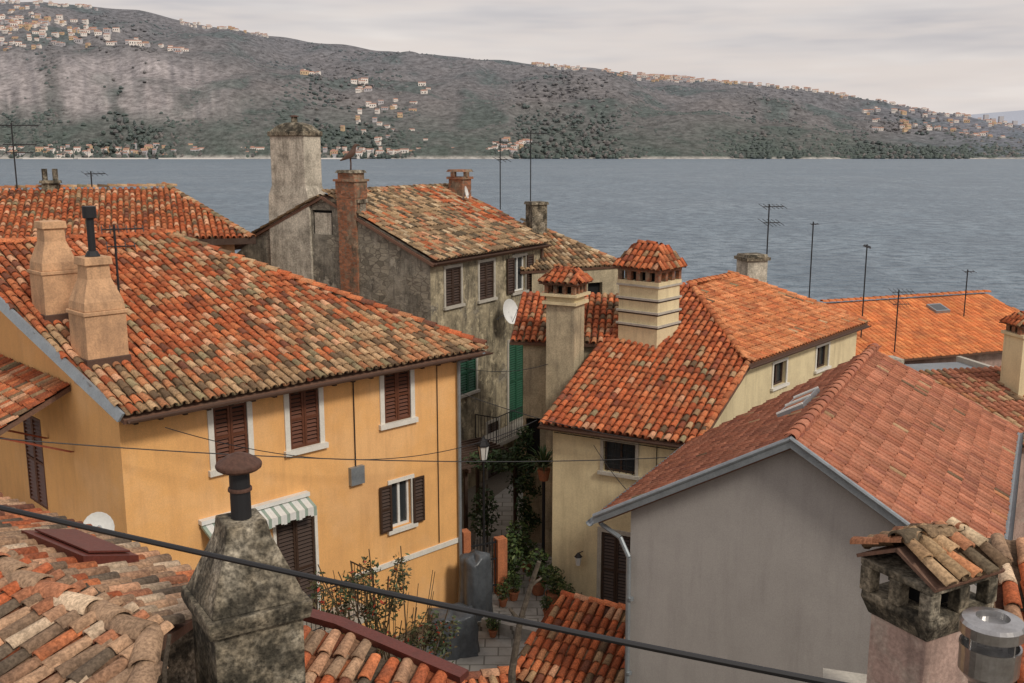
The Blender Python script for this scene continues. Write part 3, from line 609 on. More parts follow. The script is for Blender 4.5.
# concrete chimney
mb=MB(); c=(-2.28,8.0); a=rad(32)
mb.rot(c,a,[(.37,.37,21),(.37,.37,25.1),(.375,.365,25.5),(.37,.37,26.12)],'conc',rough=.008); mb.rot(c,a,[(.42,.42,26.12),(.44,.44,26.2),(.44,.44,26.28)],'conc',rough=.012); mb.rot(c,a,[(.40,.40,26.28),(.36,.36,26.40),(.19,.19,26.82),(.17,.17,26.96)],'conc',rough=.01)
mb.cyl((c[0],c[1],26.93),(c[0],c[1],27.4),.085,n=16,k='iron'); mb.lathe(c,[(.10,27.2),(.10,27.23),(.088,27.23)],'rust'); mb.lathe(c,[(.16,27.38),(.19,27.40),(.19,27.44),(.10,27.50),(.02,27.53),(0,27.53)],'rust',20)
mb.build('concrete_chimney',None,bevel=.015)
H=empty('sheet_metal_edged_roof',(-1.6,10,23))
e2=V((1.62,-.4,0)).normalized(); up2=V((-e2.y,e2.x,0)); O=V((-2.9,11.1,24.45))-up2*3-V((0,0,3*math.tan(rad(16))))
sf=roof(H,O,(e2.x,e2.y),16,[(0,0),(2.7,0),(2.45,2.5),(.8,3.05),(0,3.1)],PAL_A,PAL_G,lambda s,t:.4,w=.2,l=.3,jit=.04)
mb=MB()
for (a,b) in (((.3,3.22),(.85,3.12)),((.85,3.12),(2.55,2.55))):
    mb.hexa([sf(*a,.02),sf(*b,.02),sf(b[0]+.05,b[1]+.16,.0),sf(a[0]+.05,a[1]+.16,.0),sf(*a,.12),sf(*b,.12),sf(b[0]+.05,b[1]+.16,.08),sf(a[0]+.05,a[1]+.16,.08)],'redmetal')
mb.fbox(Fr((-3.2,10.2),d=(1,-.25)),0,2.4,-.8,0,18,23.6,'conc'); mb.build('metal_verge',H)
H=empty('tiled_lean_to',(1.5,21,17.4)); F=Fr((-.1,20.3),d=(.885,-.465)); lf=roof(H,(-.1,20.2,18.6),(.885,-.465),25,[(0,0),(3.3,0),(3.1,2.5),(.25,2.5)],PAL_A+PAL_D,OLD_A,lambda s,t:.2,sag=.04,jit=.04)
caps(H,lf(.25,2.5,.03),lf(3.1,2.5,.03),PAL_D,r=.1)
mb=MB(); mb.fbox(F,.15,3.2,-2.3,-.1,15.5,18.5,'beige'); mb.build('walls',H)
H=empty('small_ridge_roof',(-.8,17,18)); e3=V((.95,.3,0)).normalized(); rf=roof(H,(-1.9,16.2,19.3),(e3.x,e3.y),20,[(0,-1.5),(2.4,-1.5),(2.4,1.5),(0,1.5)],PAL_A,OLD_A,lambda s,t:.2)
caps(H,rf(0,1.5,.03),rf(2.4,1.5,.03),PAL_A,r=.12)
mb=MB(); mb.fbox(Fr((-1.8,15.2),d=(e3.x,e3.y)),0,2.2,-2,0,15.5,19.1,'beige'); mb.build('walls',H)
H=empty('pink_plaster_chimney',(3.6,8,24)); a=rad(28); c=(3.55,8.0); mb=MB()
mb.rot(c,a,[(.33,.29,20),(.33,.29,26.05)],'pink'); mb.rot(c,a,[(.35,.31,26.05),(.40,.36,26.2),(.40,.36,26.26)],'conc',rough=.008) 
ca,sa=math.cos(a),math.sin(a)
for hx,hy,n,ax in ((.35,.31,3,0),(.35,.31,3,1)):
    for i in range(n):
        t=-1+2*i/(n-1)
        for sg in (-1,1):
            if ax==1 and i!=1: continue
            x,y=(t*hx,sg*hy) if ax==0 else (sg*hx,t*hy)
            mb.rot((c[0]+x*ca-y*sa,c[1]+x*sa+y*ca),a,[(.06,.06,26.26),(.06,.06,26.48)],'conc')
mb.rot(c,a,[(.2,.18,26.26),(.2,.18,26.48)],'dark'); mb.rot(c,a,[(.41,.37,26.48),(.41,.37,26.55)],'conc',rough=.01); mb.build('shaft',H,bevel=.012)
def LW(x,y,z): return (c[0]+x*ca-y*sa,c[1]+x*sa+y*ca,z)
roof(H,LW(-.42,-.42,26.57),(ca,sa),26,[(0,0),(.84,0),(.84,.46),(0,.46)],PAL_C,OLD_A,lambda s,t:.3,w=.17,l=.26,thick=.03,jit=.1,name='cap_tiles')
roof(H,LW(.42,.42,26.57),(-ca,-sa),26,[(0,0),(.84,0),(.84,.46),(0,.46)],PAL_C,OLD_A,lambda s,t:.3,w=.17,l=.26,thick=.03,jit=.1,name='cap_tiles')
caps(H,LW(-.42,0,26.80),LW(.42,0,26.80),PAL_C,r=.09,l=.29,jit=.08)
mb=MB(); c=(3.62,7.0); mb.cyl((c[0],c[1],23),(c[0],c[1],26.1),.13,n=24,k='steel'); mb.lathe(c,[(.13,26.02),(.2,26.1),(.215,26.12),(.215,26.3),(.22,26.3),(.22,26.33),(.205,26.33),(.205,26.2),(.0,26.2)],'steel',28)
mb.lathe(c,[(.225,26.42),(.23,26.42),(.23,26.5),(.215,26.53),(.12,26.55),(.11,26.50),(0,26.50)],'steel',28)
for t in range(4): mb.cyl((c[0]+.21*math.cos(t*1.57+.4),c[1]+.21*math.sin(t*1.57+.4),26.3),(c[0]+.21*math.cos(t*1.57+.4),c[1]+.21*math.sin(t*1.57+.4),26.44),.008,n=5,k='steel')
mb.build('steel_flue',None,smooth=False)
H=empty('tiled_roof_corner',(5,8.5,24)); roof(H,(3.9,7.3,25.3),(.95,-.3),18,[(0,0),(3,0),(3,2.6),(.2,2.6)],PAL_G,PAL_A,lambda s,t:.4,w=.2,l=.32,jit=.05)
mb=MB(); mb.fbox(Fr((4.0,7.3),d=(.95,-.3)),0,3,-2.3,-.1,20,25.1,'pink'); mb.fbox(Fr((2.95,8.7),d=(.95,-.3)),0,1.0,-.5,0,20,24.93,'stonetrim'); mb.build('walls',H)

# ------------------------------------------------------------------ ground, terrace, alley
def gz(x,y):
    z=17.4
    if y<19: z=17.4+max(0,(19-y))*.35 if y>6 else 22
    if y>42: z=17.4-(y-42)*.32
    return max(z,-6)
M['soil']=mat('earth_and_stone',(.16,.14,.11),var=.5,vs=.5,fine=.3)
mb=MB(); xs=list(range(-240,241,8)); ys=[-30,-10,0,6,10,14,19,30,42,55,70,85,100,115,130]
for j,y in enumerate(ys):
    for x in xs: mb.v.append((x,y,gz(x,y)))
n=len(xs); i=mb.mi('soil')
for j in range(len(ys)-1):
    for k in range(n-1): mb.f.append((j*n+k,j*n+k+1,(j+1)*n+k+1,(j+1)*n+k)); mb.m.append(i)
mb.build('ground')
m,nt,bs=newmat('stone_paving'); g_=node(nt,'ShaderNodeNewGeometry').outputs['Position']; br=node(nt,'ShaderNodeTexBrick'); br.inputs['Scale'].default_value=1.; br.inputs['Color1'].default_value=(.42,.40,.36,1);br.inputs['Color2'].default_value=(.32,.31,.28,1);br.inputs['Mortar'].default_value=(.14,.13,.11,1);br.inputs['Mortar Size'].default_value=.02;br.inputs['Brick Width'].default_value=.7;br.inputs['Row Height'].default_value=.45;lnk(nt,g_,br.inputs['Vector'])
cc=mixc(nt,mapr(nt,nz(nt,g_,1.5,6,.7),.45,.7,0,.6),br.outputs['Color'],(.14,.13,.11)); lnk(nt,cc,bs.inputs['Base Color']); bs.inputs['Roughness'].default_value=.7; bump(nt,bs,nz(nt,g_,20,3,.6),.2); M['pave']=m
mb=MB(); mb.poly([(-4,19.2,17.405),(3.5,19.2,17.405),(2.8,26,17.405),(1.3,30,17.405),(1,39,17.405),(-1.2,34,17.405),(-1.2,26,17.405)],'pave')
mb.build('alley_paving')
mb=MB(); F=Fr((-1.2,24.6),d=(.9,-.45))
for i in range(3): mb.fbox(F,-.3+.3*i,2.9-.3*i,-.35*(4-i),-.3+.02*i,17.41+.12*i,17.41+.12*(i+1),'pave')
mb.build('stone_steps')
mb=MB(); mb.fbox(Fr((-18,14),d=(1,0)),0,8.2,-9,0,15,21.4,'stonetrim'); mb.build('raised_terrace')
H=empty('garden_gate',(-.9,26.6,17.4)); F=Fr((-1.35,26.4),(-.1,27.0)); mb=MB(); mb.fbox(F,0,.22,-.3,0,17.4,19.5,'redwall'); mb.fbox(F,1.05,1.35,-.3,0,17.4,19.1,'redwall')
for i in range(9): mb.cyl(F.p(.26+i*.095,-.1,17.5),F.p(.26+i*.095,-.1,19.3-abs(i-4)*.05),.014,n=5,k='iron')
for z in (17.7,18.5,19.0): mb.fbox(F,.22,1.05,-.12,-.08,z,z+.04,'iron')
mb.build('gate_and_piers',H)
H=empty('timber_pergola',(-.3,31.5,17.4)); F=Fr((-1.5,30.6),d=(.8,.6)); mb=MB()
for s in (0,2.0):
    for n in (0,-2.2): mb.fbox(F,s,s+.1,n-.1,n,17.4,19.9,'wood')
for s in (0,2.0): mb.fbox(F,s,s+.1,-2.5,.2,19.9,20.02,'wood')
for i in range(12): mb.fbox(F,-.2,2.3,-2.4+i*.22,-2.33+i*.22,20.022,20.09,'wood')
mb.build('posts_and_rafters',H)

def wrapped(c,sx,sy,z0,h,seed,ang=.4):
    mb=MB(); n=36;m_=16
    for j in range(m_+1):
        t=j/m_ 
        for i in range(n):
            a=2*math.pi*i/n; ca_,sa_=math.cos(a),math.sin(a); sq=(abs(ca_)**5+abs(sa_)**5)**(-.2)   # rounded box under the sheet
            r=1.12-.2*t if t<.84 else .95*(1-((t-.84)/.16)**2.2*.93)
            w=1+.10*mn.noise(V((ca_*2+seed,sa_*2,t*2.2)))+(.05*math.sin(a*9+seed+t*2)+.035*math.sin(a*17+t*6+seed))*(1.2-t)
            x=sx*r*w*sq*ca_; y=sy*r*w*sq*sa_; zz=h*(min(1,t/.84) if t<.84 else 1+.05*(t-.84)/.16)
            zz+=h*.10*mn.noise(V((ca_*1.5,sa_*1.5,seed)))*min(1,t*1.5)
            mb.v.append((c[0]+x*math.cos(ang)-y*math.sin(ang),c[1]+x*math.sin(ang)+y*math.cos(ang),z0+zz))
    i0=mb.mi('tarp')
    for j in range(m_):
        for i in range(n): q=(i+1)%n; mb.f.append((j*n+i,j*n+q,(j+1)*n+q,(j+1)*n+i)); mb.m.append(i0)
    mb.f.append(tuple(m_*n+i for i in range(n))); mb.m.append(i0)
    rz_=z0+h*.55; pts=[(c[0]+sx*1.22*math.cos(t)*math.cos(ang)-sy*1.22*math.sin(t)*math.sin(ang),c[1]+sx*1.22*math.cos(t)*math.sin(ang)+sy*1.22*math.sin(t)*math.cos(ang),rz_) for t in np.linspace(0,6.283,20)]
    return mb.build('tarpaulin_wrapped_furniture',smooth=True)
wrapped((-1.0,25.2),.36,.34,17.4,1.9,1.3,.8); wrapped((-1.55,23.7),.6,.45,17.4,1.05,4.1,.3); wrapped((-2.2,22.5),.5,.42,17.4,.8,7.7,1.)

# ------------------------------------------------------------------ plants
def foliage(name,blobs,cols,size,stems=(),parent=None,flowers=None):
    mb=MB(); mb.c=[] 
    for a,b,r in stems:
        n0=len(mb.v); mb.cyl(a,b,r,r*.6,5,'leaf',False); mb.c+=[(.09,.06,.035,1)]*(len(mb.v)-n0)
    i0=mb.mi('leaf')
    for (c,rd,n) in blobs:
        c=V(c)
        for _ in range(n):
            d=V((random.gauss(0,1),random.gauss(0,1),random.gauss(0,1))).normalized(); r=random.random()**.45
            p=c+V((d.x*rd[0]*r,d.y*rd[1]*r,d.z*rd[2]*r)) 
            a=V((random.gauss(0,1),random.gauss(0,1),random.gauss(0,.6))).normalized(); b=a.cross(V((random.gauss(0,1),random.gauss(0,1),random.gauss(0,1)))).normalized()
            s=size*random.uniform(.6,1.3); bb=len(mb.v)
            mb.v+=[tuple(p-a*s),tuple(p+b*s*.45),tuple(p+a*s),tuple(p-b*s*.45)]; mb.f.append((bb,bb+1,bb+2,bb+3)); mb.m.append(i0)
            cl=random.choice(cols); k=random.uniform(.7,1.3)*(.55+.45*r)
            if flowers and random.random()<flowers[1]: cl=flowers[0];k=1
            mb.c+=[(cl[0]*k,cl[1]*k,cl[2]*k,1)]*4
    return mb.build(name,parent)
G1=[(.05,.09,.025),(.08,.12,.03),(.035,.06,.02),(.10,.13,.04)]
G2=[(.07,.10,.04),(.10,.09,.04),(.05,.07,.03),(.13,.10,.05)]
b=[];st=[]
for i in range(85):
    x=-4.1+random.random()*2.9; y=19.2+random.random()*1.1; z=17.9+random.random()*(3.3 if x<-2.2 else 2.4); b.append(((x,y,z),(.26,.24,.32),75)); st.append(((-2.7+random.uniform(-.6,.6),19.7,17.4),(x,y,z+.45),.02))
for i in range(16): x=-3.9+random.random()*2.4; st.append(((x*.4-1.6,19.7,17.4),(x,19.4,20.4+random.random()*1.1),.012))
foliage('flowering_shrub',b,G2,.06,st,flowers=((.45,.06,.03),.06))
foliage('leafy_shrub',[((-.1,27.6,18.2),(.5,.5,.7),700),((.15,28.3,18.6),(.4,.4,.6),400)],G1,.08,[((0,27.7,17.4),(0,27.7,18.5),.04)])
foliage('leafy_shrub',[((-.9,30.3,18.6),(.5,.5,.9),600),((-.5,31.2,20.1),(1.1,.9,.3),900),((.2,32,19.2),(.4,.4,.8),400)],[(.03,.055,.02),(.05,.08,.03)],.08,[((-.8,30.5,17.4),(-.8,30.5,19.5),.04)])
def pot(name,c,r,h,blobs,cols,size,stems=()):
    H=empty(name,(c[0],c[1],c[2])); mb=MB(); mb.lathe(c,[(0,c[2]),(r*.7,c[2]),(r,c[2]+h*.85),(r*1.12,c[2]+h*.85),(r*1.12,c[2]+h),(r*.95,c[2]+h),(r*.9,c[2]+h*.9),(0,c[2]+h*.9)],'terra'); mb.build('pot',H)
    foliage('foliage',blobs,cols,size,stems,H)
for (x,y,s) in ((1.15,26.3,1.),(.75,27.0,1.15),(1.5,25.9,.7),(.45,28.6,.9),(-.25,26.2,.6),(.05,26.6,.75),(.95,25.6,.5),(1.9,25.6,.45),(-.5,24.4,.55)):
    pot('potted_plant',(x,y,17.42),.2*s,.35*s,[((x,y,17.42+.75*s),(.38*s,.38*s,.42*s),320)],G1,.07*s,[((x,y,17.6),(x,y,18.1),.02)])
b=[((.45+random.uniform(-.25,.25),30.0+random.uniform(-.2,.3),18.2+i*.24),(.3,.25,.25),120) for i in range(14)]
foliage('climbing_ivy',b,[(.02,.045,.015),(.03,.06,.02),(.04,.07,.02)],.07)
H=empty('potted_yucca',(.9,28.9,20.4)); mb=MB(); c=(.95,28.6); mb.lathe(c,[(0,20.3),(.13,20.3),(.19,20.6),(.2,20.65),(.17,20.65),(0,20.6)],'terra'); mb.cyl((.95,28.6,17.4),(.95,28.6,20.3),.05,k='iron'); mb.build('pot_on_stand',H)
mb=MB(); mb.c=[]; i0=mb.mi('leaf')
for i in range(80):
    a=random.random()*6.28; el=random.uniform(.1,1.4); L_=random.uniform(.6,1.0); d=V((math.cos(a)*math.cos(el),math.sin(a)*math.cos(el),math.sin(el))); s=V((-math.sin(a),math.cos(a),0))*.024; p=V((.95,28.6,20.7)); m1=p+d*L_*.6; tp_=p+d*L_-V((0,0,.2)); bb=len(mb.v)
    mb.v+=[tuple(p-s),tuple(p+s),tuple(m1+s),tuple(m1-s),tuple(tp_)]; mb.f+=[(bb,bb+1,bb+2,bb+3),(bb+3,bb+2,bb+4)]; mb.m+=[i0,i0]; mb.c+=[(.05*random.uniform(.6,1.6),.09,.03,1)]*5
mb.build('leaves',H)
mb=MB(); pts=[(.0,7.,25.3),(.0,7,26.1),(.06,7.02,26.5),(.14,7,26.8),(.2,6.98,27.0)]
for a,b,r in zip(pts[:-1],pts[1:],(.034,.028,.023,.019)): mb.cyl(a,b,r,r*.85,8,'bark')
mb.cyl((.06,7.02,26.5),(-.02,7.0,26.62),.018,.012,7,'bark'); mb.cyl((.14,7,26.8),(.22,7.05,26.84),.014,.008,7,'bark'); mb.build('bare_vine_stem')
mb=MB(); pts=[(-2.75,7.2,25.6),(-2.72,7.2,26.0),(-2.66,7.2,26.3)]
for a,b,r in zip(pts[:-1],pts[1:],(.025,.02)): mb.cyl(a,b,r,r*.8,7,'bark')
mb.build('bare_vine_stem')

# ------------------------------------------------------------------ street lamp, antennas, dishes, cables
H=empty('street_lamp',(-.8,28,17.4)); mb=MB(); x,y=-.85,28.5
mb.cyl((x,y,17.4),(x,y,20.9),.045,.035,10,'iron'); mb.lathe((x,y),[(.09,17.4),(.09,17.8),(.05,17.9)],'iron'); mb.lathe((x,y),[(.05,20.9),(.1,20.95),(.1,20.98)],'iron',6)
mb.lathe((x,y),[(.1,20.98),(.17,21.4)],'white2',6); mb.lathe((x,y),[(.2,21.4),(.19,21.44),(.08,21.6),(.03,21.66),(.0,21.74)],'iron',6)
for j in range(6): t=j*math.pi/3; mb.cyl((x+.1*math.cos(t),y+.1*math.sin(t),20.97),(x+.175*math.cos(t),y+.175*math.sin(t),21.41),.01,n=4,k='iron')
mb.build('post_and_lantern',H)
def antenna(x,y,z0,z1,booms,ang=.4):
    mb=MB(); mb.cyl((x,y,z0),(x,y,z1),.026,n=6,k='iron'); ca,sa=math.cos(ang),math.sin(ang)
    for z,L_,n,el in booms:
        mb.cyl((x-ca*L_*.3,y-sa*L_*.3,z),(x+ca*L_*.7,y+sa*L_*.7,z),.018,n=5,k='iron')
        for i in range(n):
            t=-.3*L_+L_*i/(n-1); w=el*(1-.3*i/n); mb.cyl((x+ca*t+sa*w,y+sa*t-ca*w,z-w*.3),(x+ca*t-sa*w,y+sa*t+ca*w,z+w*.3),.011,n=4,k='iron')
    mb.build('tv_antenna')
antenna(-18.6,38,27.8,31.0,[(30.9,1.4,8,.4),(30.2,1.2,7,.35),(29.9,1.,5,.5)],.1)
antenna(-16.2,39,28.3,29.2,[(29.1,.8,5,.3)],.8)
antenna(-.5,43.,27.5,30.5,[(30.3,.6,4,.3),(29.6,.5,3,.4)],.5); antenna(.8,43.5,27.,30.8,[(30.7,1.,6,.35),(30.3,.6,4,.25)],.2)
antenna(9.7,38,24.5,28.0,[(27.9,.9,6,.3),(27.3,.7,5,.4)],.3); antenna(12,40,23,27.2,[(27.1,.3,3,.1)],.2); antenna(14.2,40,22.5,26.3,[(26.2,.8,4,.16)],1.2)
antenna(15.8,40.5,21.8,24.4,[(24.3,.9,6,.35),(23.8,.7,5,.35)],.1); antenna(20.6,45,22.5,24.7,[(24.6,.5,3,.2)],.2)
antenna(-9.2,23.2,26.2,28.3,[(28.2,.9,6,.28),(27.8,.6,4,.3)],.4)
def dish(c,r,dirv,base):
    c=V(c); d=V(dirv).normalized(); a=d.cross(V((0,0,1))).normalized(); b_=a.cross(d); mb=MB(); n=20; i0=mb.mi('white2'); rings=5
    for q in range(rings+1):
        rr=r*q/rings
        for j in range(n): t=2*math.pi*j/n; mb.v.append(tuple(c+a*rr*math.cos(t)+b_*rr*1.08*math.sin(t)+d*(.25*rr*rr/r)))
    for q in range(rings):
        for j in range(n): k=(j+1)%n; mb.f.append((q*n+j,q*n+k,(q+1)*n+k,(q+1)*n+j)); mb.m.append(i0)
    mb.cyl(c-b_*r*.9+d*.2*r,c+d*r*1.0,.012,n=5,k='metal'); mb.cyl(c+d*r*.95,c+d*r*1.12,.035,n=8,k='metal'); mb.cyl(c,V(base),.025,n=6,k='metal')
    mb.build('satellite_dish')
dish((-5.2,11.9,25.33),.19,(.35,-.7,.3),(-5.15,12.0,24.6))
dish(FC.p(4.3,.55,23.95),.45,(.75,-.6,.25),FC.p(4.3,0,23.6))
dish(cf(6.9,3.6,.45),.24,(.9,-.2,.2),cf(6.9,3.6,0))
def cable(name,p0,p1,sag,r,n=30):
    mb=MB(); p0=V(p0);p1=V(p1); pts=[p0.lerp(p1,i/n)-V((0,0,sag*4*(i/n)*(1-i/n))) for i in range(n+1)]; mb.tube(pts,r,'iron',6); mb.build(name)
cable('overhead_cable',(-4.3,6.15,27.98),(3.3,5.4,26.64),.06,.017); cable('overhead_cable',(-4.3,6.2,27.945),(3.3,5.45,26.59),.05,.013)
cable('overhead_cable',(-12,17.,25.3),(4.0,24.8,22.2),.35,.012); cable('overhead_cable',(-7.0,19.5,24.5),(.7,27,22.6),.9,.01)
cable('overhead_cable',(-1.4,26.1,23.6),(5.0,25.1,22.4),.25,.01); cable('overhead_cable',(-1.4,26.1,24.3),(1.3,30.1,23.6),.2,.01); cable('overhead_cable',(2.2,25.9,22.2),(3.0,18.6,22.8),.2,.01)

# ------------------------------------------------------------------ sea
m,nt,bs=newmat('sea_water'); g_=node(nt,'ShaderNodeNewGeometry').outputs['Position']
h1=nz(nt,mapping(nt,g_,(.16,.20,1)),1,4,.7); h2=nz(nt,mapping(nt,g_,(.03,.014,1)),1,4,.75); h3=nz(nt,mapping(nt,g_,(.003,.005,1)),1,3,.6)
cc=mixc(nt,mapr(nt,h3,.35,.65),(.17,.235,.29),(.225,.285,.335)); cc=mixc(nt,mapr(nt,h1,.40,.56,.85,0),cc,(.05,.085,.12)); cc=mixc(nt,mapr(nt,h2,.42,.58,.55,0),cc,(.085,.125,.165))  # dark side of the ripples painted into the base colour, not left to reflection
lnk(nt,cc,bs.inputs['Base Color']); bs.inputs['Roughness'].default_value=.35; bs.inputs['Specular IOR Level'].default_value=.16
bump(nt,bs,h1,1.,2.5); M['sea']=m
mb=MB(); mb.poly([(-9000,60,0),(9000,60,0),(30000,30000,0),(-30000,30000,0)],'sea'); mb.build('sea')

# ------------------------------------------------------------------ hills across the bay
prof=[(-600,10),(-200,8),(0,10),(60,12),(150,20),(200,31),(300,46),(380,56),(470,63),(560,71),(650,80),(720,85),(800,94),(850,102),(900,110),(960,120),(1024,128),(1200,140),(1700,146)]
def ridge(u):
    x=512+1012*u
    for (a,p),(b,q) in zip(prof[:-1],prof[1:]):
        if a<=x<=b: return (150-(p+(q-p)*(x-a)/(b-a)))/1000
    return .004
YS,YR=3500.,5600.
def hz_(u,f):
    Y=YS+(YR-YS)*f; hr=ridge(u)*YR+ (30)
    X=u*Y
    p=f**.85 if f<=1 else 1-(f-1)*.4
    w=mn.fractal(V((X*.0016,Y*.0016,3)),1.,2.,4)*75*min(1,f*2.2)*(1 if f<.85 else max(0,(1.0-f)/.15) if f<1 else 0)+ mn.noise(V((X*.006,Y*.006,1)))*10*min(1,f*3)
    z=hr*p+w*min(1,hr/350)
    return z
U_=np.linspace(-1.1,1.1,700); Fv=np.concatenate([[-.03],np.linspace(0,1,120),[1.1,1.3,2.]])
mb=MB(); mb.c=[]
cs=lambda t:max(0.,min(1.,t))
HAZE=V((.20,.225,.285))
def cliff(x,f,u):
    if x>250 or not(.10<f<.56): return 0
    r=mn.fractal(V((u*30,f*5,5)),1,2,4)
    return cs((250-x)/60)*cs((.56-f)*9)*cs((f-.1)*9)*cs(.95+1.5*r)
for f in Fv:
    for u in U_:
        sh=0.02*mn.noise(V((u*9,0,0)))+.006*mn.noise(V((u*60,0,0)))
        Y=YS+(YR-YS)*f; Yk=Y*(1+sh*(1-cs(f))); z=-15 if f<0 else hz_(u,f)+ (2 if f==0 else 4)
        mb.v.append((u*Yk,Yk,z))
        n1=mn.fractal(V((u*Y*.004,Y*.003,0)),1,2,4)
        base=V((.115,.105,.085)).lerp(V((.18,.155,.13)),cs(.5+n1))
        if n1<-.2: base=base.lerp(V((.075,.09,.06)),cs((-n1-.2)*4))
        if f<.34: base=base.lerp(V((.065,.085,.055)),cs((1-f/.34)*(.8+n1*1.2)))
        x=512+1012*u
        k=cliff(x,f,u)
        if k>0:
            r2=mn.fractal(V((u*160,f*3,5)),1,2,3); base=base.lerp(V((.46,.40,.37))*(.8+.45*r2),.9*k)
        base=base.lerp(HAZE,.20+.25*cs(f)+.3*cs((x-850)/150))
        if f<=.0: base=V((.40,.38,.35))
        mb.c.append((base.x,base.y,base.z,1))
n=len(U_)
m,nt,bs=newmat('hillside_woodland'); g_=node(nt,'ShaderNodeNewGeometry').outputs['Position']; at=node(nt,'ShaderNodeAttribute'); at.attribute_name='Col'
f1=mapr(nt,nz(nt,g_,.035,4,.75),.35,.65,.6,1.35); mm=node(nt,'ShaderNodeVectorMath',operation='SCALE'); lnk(nt,at.outputs['Color'],mm.inputs[0]); lnk(nt,f1,mm.inputs['Scale'])
lnk(nt,mm.outputs[0],bs.inputs['Base Color']); bs.inputs['Roughness'].default_value=1; bs.inputs['Specular IOR Level'].default_value=0; bump(nt,bs,nz(nt,g_,.05,3,.7),.7,12.); M['hill']=m
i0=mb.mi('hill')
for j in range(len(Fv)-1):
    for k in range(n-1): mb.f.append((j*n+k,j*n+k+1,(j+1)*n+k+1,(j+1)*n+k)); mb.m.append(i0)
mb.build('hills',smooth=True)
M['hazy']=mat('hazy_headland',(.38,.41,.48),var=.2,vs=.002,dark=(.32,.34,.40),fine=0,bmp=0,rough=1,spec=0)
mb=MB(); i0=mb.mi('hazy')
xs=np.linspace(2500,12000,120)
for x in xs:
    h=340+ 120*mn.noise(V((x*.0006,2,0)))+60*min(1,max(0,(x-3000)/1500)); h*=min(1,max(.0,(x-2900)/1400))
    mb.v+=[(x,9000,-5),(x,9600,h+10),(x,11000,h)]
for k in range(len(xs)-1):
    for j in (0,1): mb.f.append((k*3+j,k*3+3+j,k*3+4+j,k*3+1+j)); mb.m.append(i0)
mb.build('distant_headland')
mb=MB() 
M['fw']=mat('distant_wall',(.78,.72,.66),var=0,fine=0,bmp=0); M['fo']=mat('distant_ochre_wall',(.60,.44,.28),var=0,fine=0,bmp=0); M['fr']=mat('distant_roof',(.36,.20,.15),var=0,fine=0,bmp=0); M['fg']=mat('distant_grey_wall',(.48,.46,.47),var=0,fine=0,bmp=0)
def fhouse(px,f,w,d,h):
    u=(px-512)/1012.; Y=YS+(YR-YS)*f; z=hz_(u,f)+3; an=random.uniform(-.5,.5); F=Fr((u*Y,Y),d=(math.cos(an),math.sin(an)))
    k=random.choice(['fw','fw','fw','fo','fg']); mb.fbox(F,-w/2,w/2,-d,0,z-12,z+h,k)
    a,b,c_,e_=F.p(-w/2-.5,.5,z+h),F.p(w/2+.5,.5,z+h),F.p(w/2+.5,-d-.5,z+h),F.p(-w/2-.5,-d-.5,z+h); r0=F.p(-w/2-.5,-d/2,z+h+d*.28);r1_=F.p(w/2+.5,-d/2,z+h+d*.28)
    mb.poly([a,b,r1_,r0],'fr'); mb.poly([c_,e_,r0,r1_],'fr'); mb.poly([b,c_,r1_],k); mb.poly([e_,a,r0],k)
    for i in range(3): mb.fbox(F,-w*.4+i*w*.3,-w*.4+i*w*.3+w*.12,.01,.3,z+h*.35,z+h*.7,'glass')
def cluster(n,x0,x1,f0,f1,s=1.):
    for _ in range(n):
        fhouse(random.uniform(x0,x1),random.uniform(f0,f1),random.uniform(11,24)*s,random.uniform(8,12)*s,random.uniform(7,13)*s)
def town(cx,f,sx,sf,n,s=1.):
    for _ in range(n): fhouse(random.gauss(cx,sx),max(.005,min(1.,random.gauss(f,sf))),random.uniform(11,24)*s,random.uniform(8,13)*s,random.uniform(7,14)*s)
town(30,.66,28,.05,80,1.35); town(85,.72,26,.04,50,1.4); town(10,.82,20,.05,34,1.3); town(145,.62,20,.02,14,1.5); town(187,.6,7,.02,7,1.5)
cluster(40,0,110,.95,1.,1.1); cluster(36,190,275,.94,1.,1.1); cluster(8,305,325,.46,.56,1.4); cluster(9,355,372,.4,.5,1.4); cluster(6,418,432,.4,.5,1.4); cluster(12,360,415,.22,.34,1.3); cluster(14,340,440,.05,.2)
cluster(90,530,700,.9,1.0,1.2); town(640,.97,40,.02,40,1.2); cluster(50,700,840,.9,1.,1.2); cluster(90,830,1024,.72,1.,1.2); cluster(50,870,1010,.3,.7,1.2)
cluster(90,10,520,.0,.03,.9); cluster(20,490,530,.01,.08,1.1); cluster(45,0,420,.0,.02,1.3); cluster(40,1024,1400,.1,1.)
for x0,x1 in ((25,75),(80,150),(160,235),(290,345)):
    u0=(x0-512)/1012; u1=(x1-512)/1012; mb.hexa([(u0*3400,3400,-2),(u1*3400,3400,-2),(u1*3440,3440,-2),(u0*3440,3440,-2),(u0*3400,3400,4),(u1*3400,3400,4),(u1*3440,3440,4),(u0*3440,3440,4)],'fw')
for px,h in ((981,60),(988,48),(996,66),(1004,40),(1010,56)): 
    u=(px-512)/1012.; Y=5650; mb.fbox(Fr((u*Y,Y),d=(1,0)),-12,12,-18,0,20,165+h-(px-978)*1.,'fg')
mb.build('distant_town')
mb=MB(); mb.c=[]; i0=mb.mi('leaf')
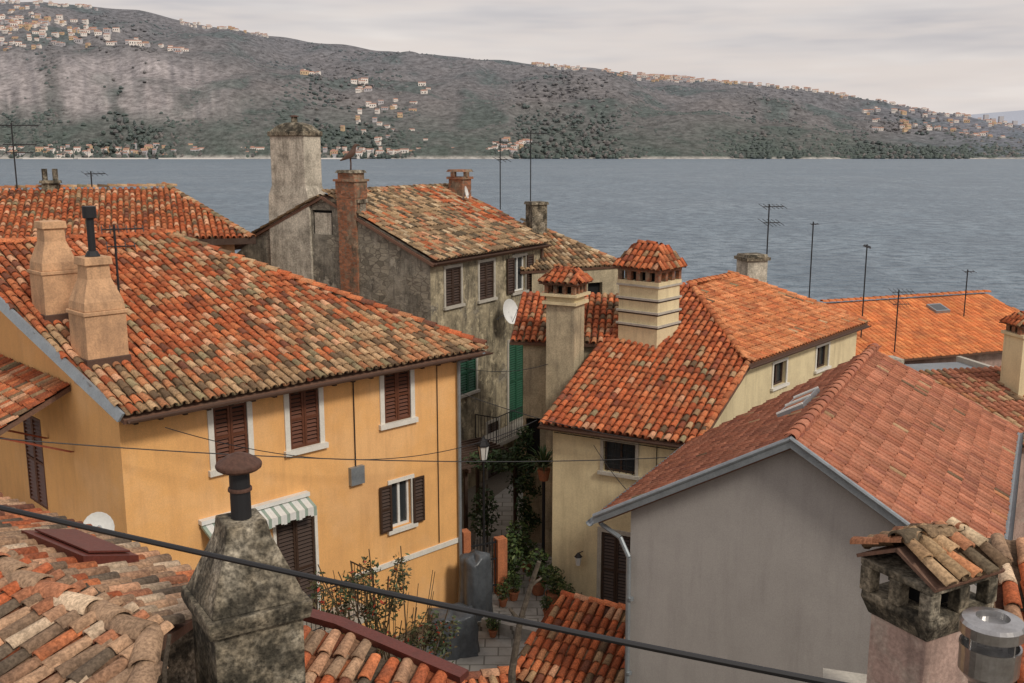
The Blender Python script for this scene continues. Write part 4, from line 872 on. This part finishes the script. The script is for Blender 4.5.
def blob(x,y,z,r,h,col):
    b=len(mb.v); n=7
    for zz,rr in ((0,.7),(.35,1.),(.75,.65)):
        for j in range(n): t=2*math.pi*j/n+zz; q=rr*r*random.uniform(.75,1.2); mb.v.append((x+q*math.cos(t),y+q*math.sin(t),z+h*zz)); mb.c.append((col[0],col[1],col[2],1))
    mb.v.append((x,y,z+h)); mb.c.append((col[0]*1.2,col[1]*1.2,col[2]*1.2,1))
    for a in range(2):
        for j in range(n): k=(j+1)%n; mb.f.append((b+a*n+j,b+a*n+k,b+a*n+n+k,b+a*n+n+j)); mb.m.append(i0)
    for j in range(n): mb.f.append((b+2*n+j,b+2*n+(j+1)%n,b+3*n)); mb.m.append(i0)
for _ in range(13000):
    px=random.uniform(-120,1150); f=random.random()**1.6*.97; u=(px-512)/1012
    if cliff(px,f,u)>.25 and random.random()<.93: continue
    pt=mn.noise(V((px*.015,f*7,0)))
    if random.random()>.72+pt*1.4 and f>.05: continue
    Y=YS+(YR-YS)*f; t=random.random()
    if (f<.3 and t<.75) or pt>.25: g0=V((.048,.068,.042))*random.uniform(.7,1.3)
    else: g0=V((.135,.115,.092))*random.uniform(.6,1.25)
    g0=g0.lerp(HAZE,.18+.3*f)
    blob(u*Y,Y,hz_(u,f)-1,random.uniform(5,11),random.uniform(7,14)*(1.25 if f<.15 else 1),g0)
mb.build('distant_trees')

# ------------------------------------------------------------------ world, sun, camera
W=bpy.data.worlds.new('World'); SC.world=W; W.use_nodes=True; nt=W.node_tree; bg=nt.nodes['Background']
sk=node(nt,'ShaderNodeTexSky',sky_type='NISHITA',sun_disc=False); EL,AZ=rad(42),rad(140)
sk.sun_elevation=EL; sk.sun_rotation=AZ; sk.air_density=1.5; sk.dust_density=3
tc=node(nt,'ShaderNodeTexCoord').outputs['Generated']
n1=nz(nt,mapping(nt,tc,(1.2,1.2,9)),1.6,4,.62); n2=nz(nt,mapping(nt,tc,(2.5,2.5,22)),2.,3,.6)
cl=mixc(nt,mapr(nt,n1,.40,.62),(5.2,4.95,5.15),(7.7,7.1,6.8)); cl=mixc(nt,mapr(nt,n2,.42,.62,0,.75),cl,(7.0,6.3,6.0))
c=mixc(nt,.9,sk.outputs[0],cl); lnk(nt,c,bg.inputs['Color']); bg.inputs['Strength'].default_value=.11
sd=bpy.data.lights.new('sun','SUN'); sd.energy=2.0; sd.angle=rad(10); sd.color=(1,.93,.82); so=bpy.data.objects.new('sun',sd); COL.objects.link(so)
dirv=V((math.sin(AZ)*math.cos(EL),math.cos(AZ)*math.cos(EL),math.sin(EL))); so.rotation_euler=dirv.to_track_quat('Z','Y').to_euler(); so.location=dirv*50+V((0,0,30))
cd=bpy.data.cameras.new('camera'); cd.sensor_width=36; cd.lens=36*1000/1024; cd.clip_end=60000; cd.clip_start=.1
cam=bpy.data.objects.new('camera',cd); cam.location=(0,0,30); cam.rotation_euler=(math.pi/2-math.atan(.1915),0,0); COL.objects.link(cam); SC.camera=cam
SC.view_settings.view_transform='Standard'; SC.view_settings.look='None'; SC.view_settings.exposure=0
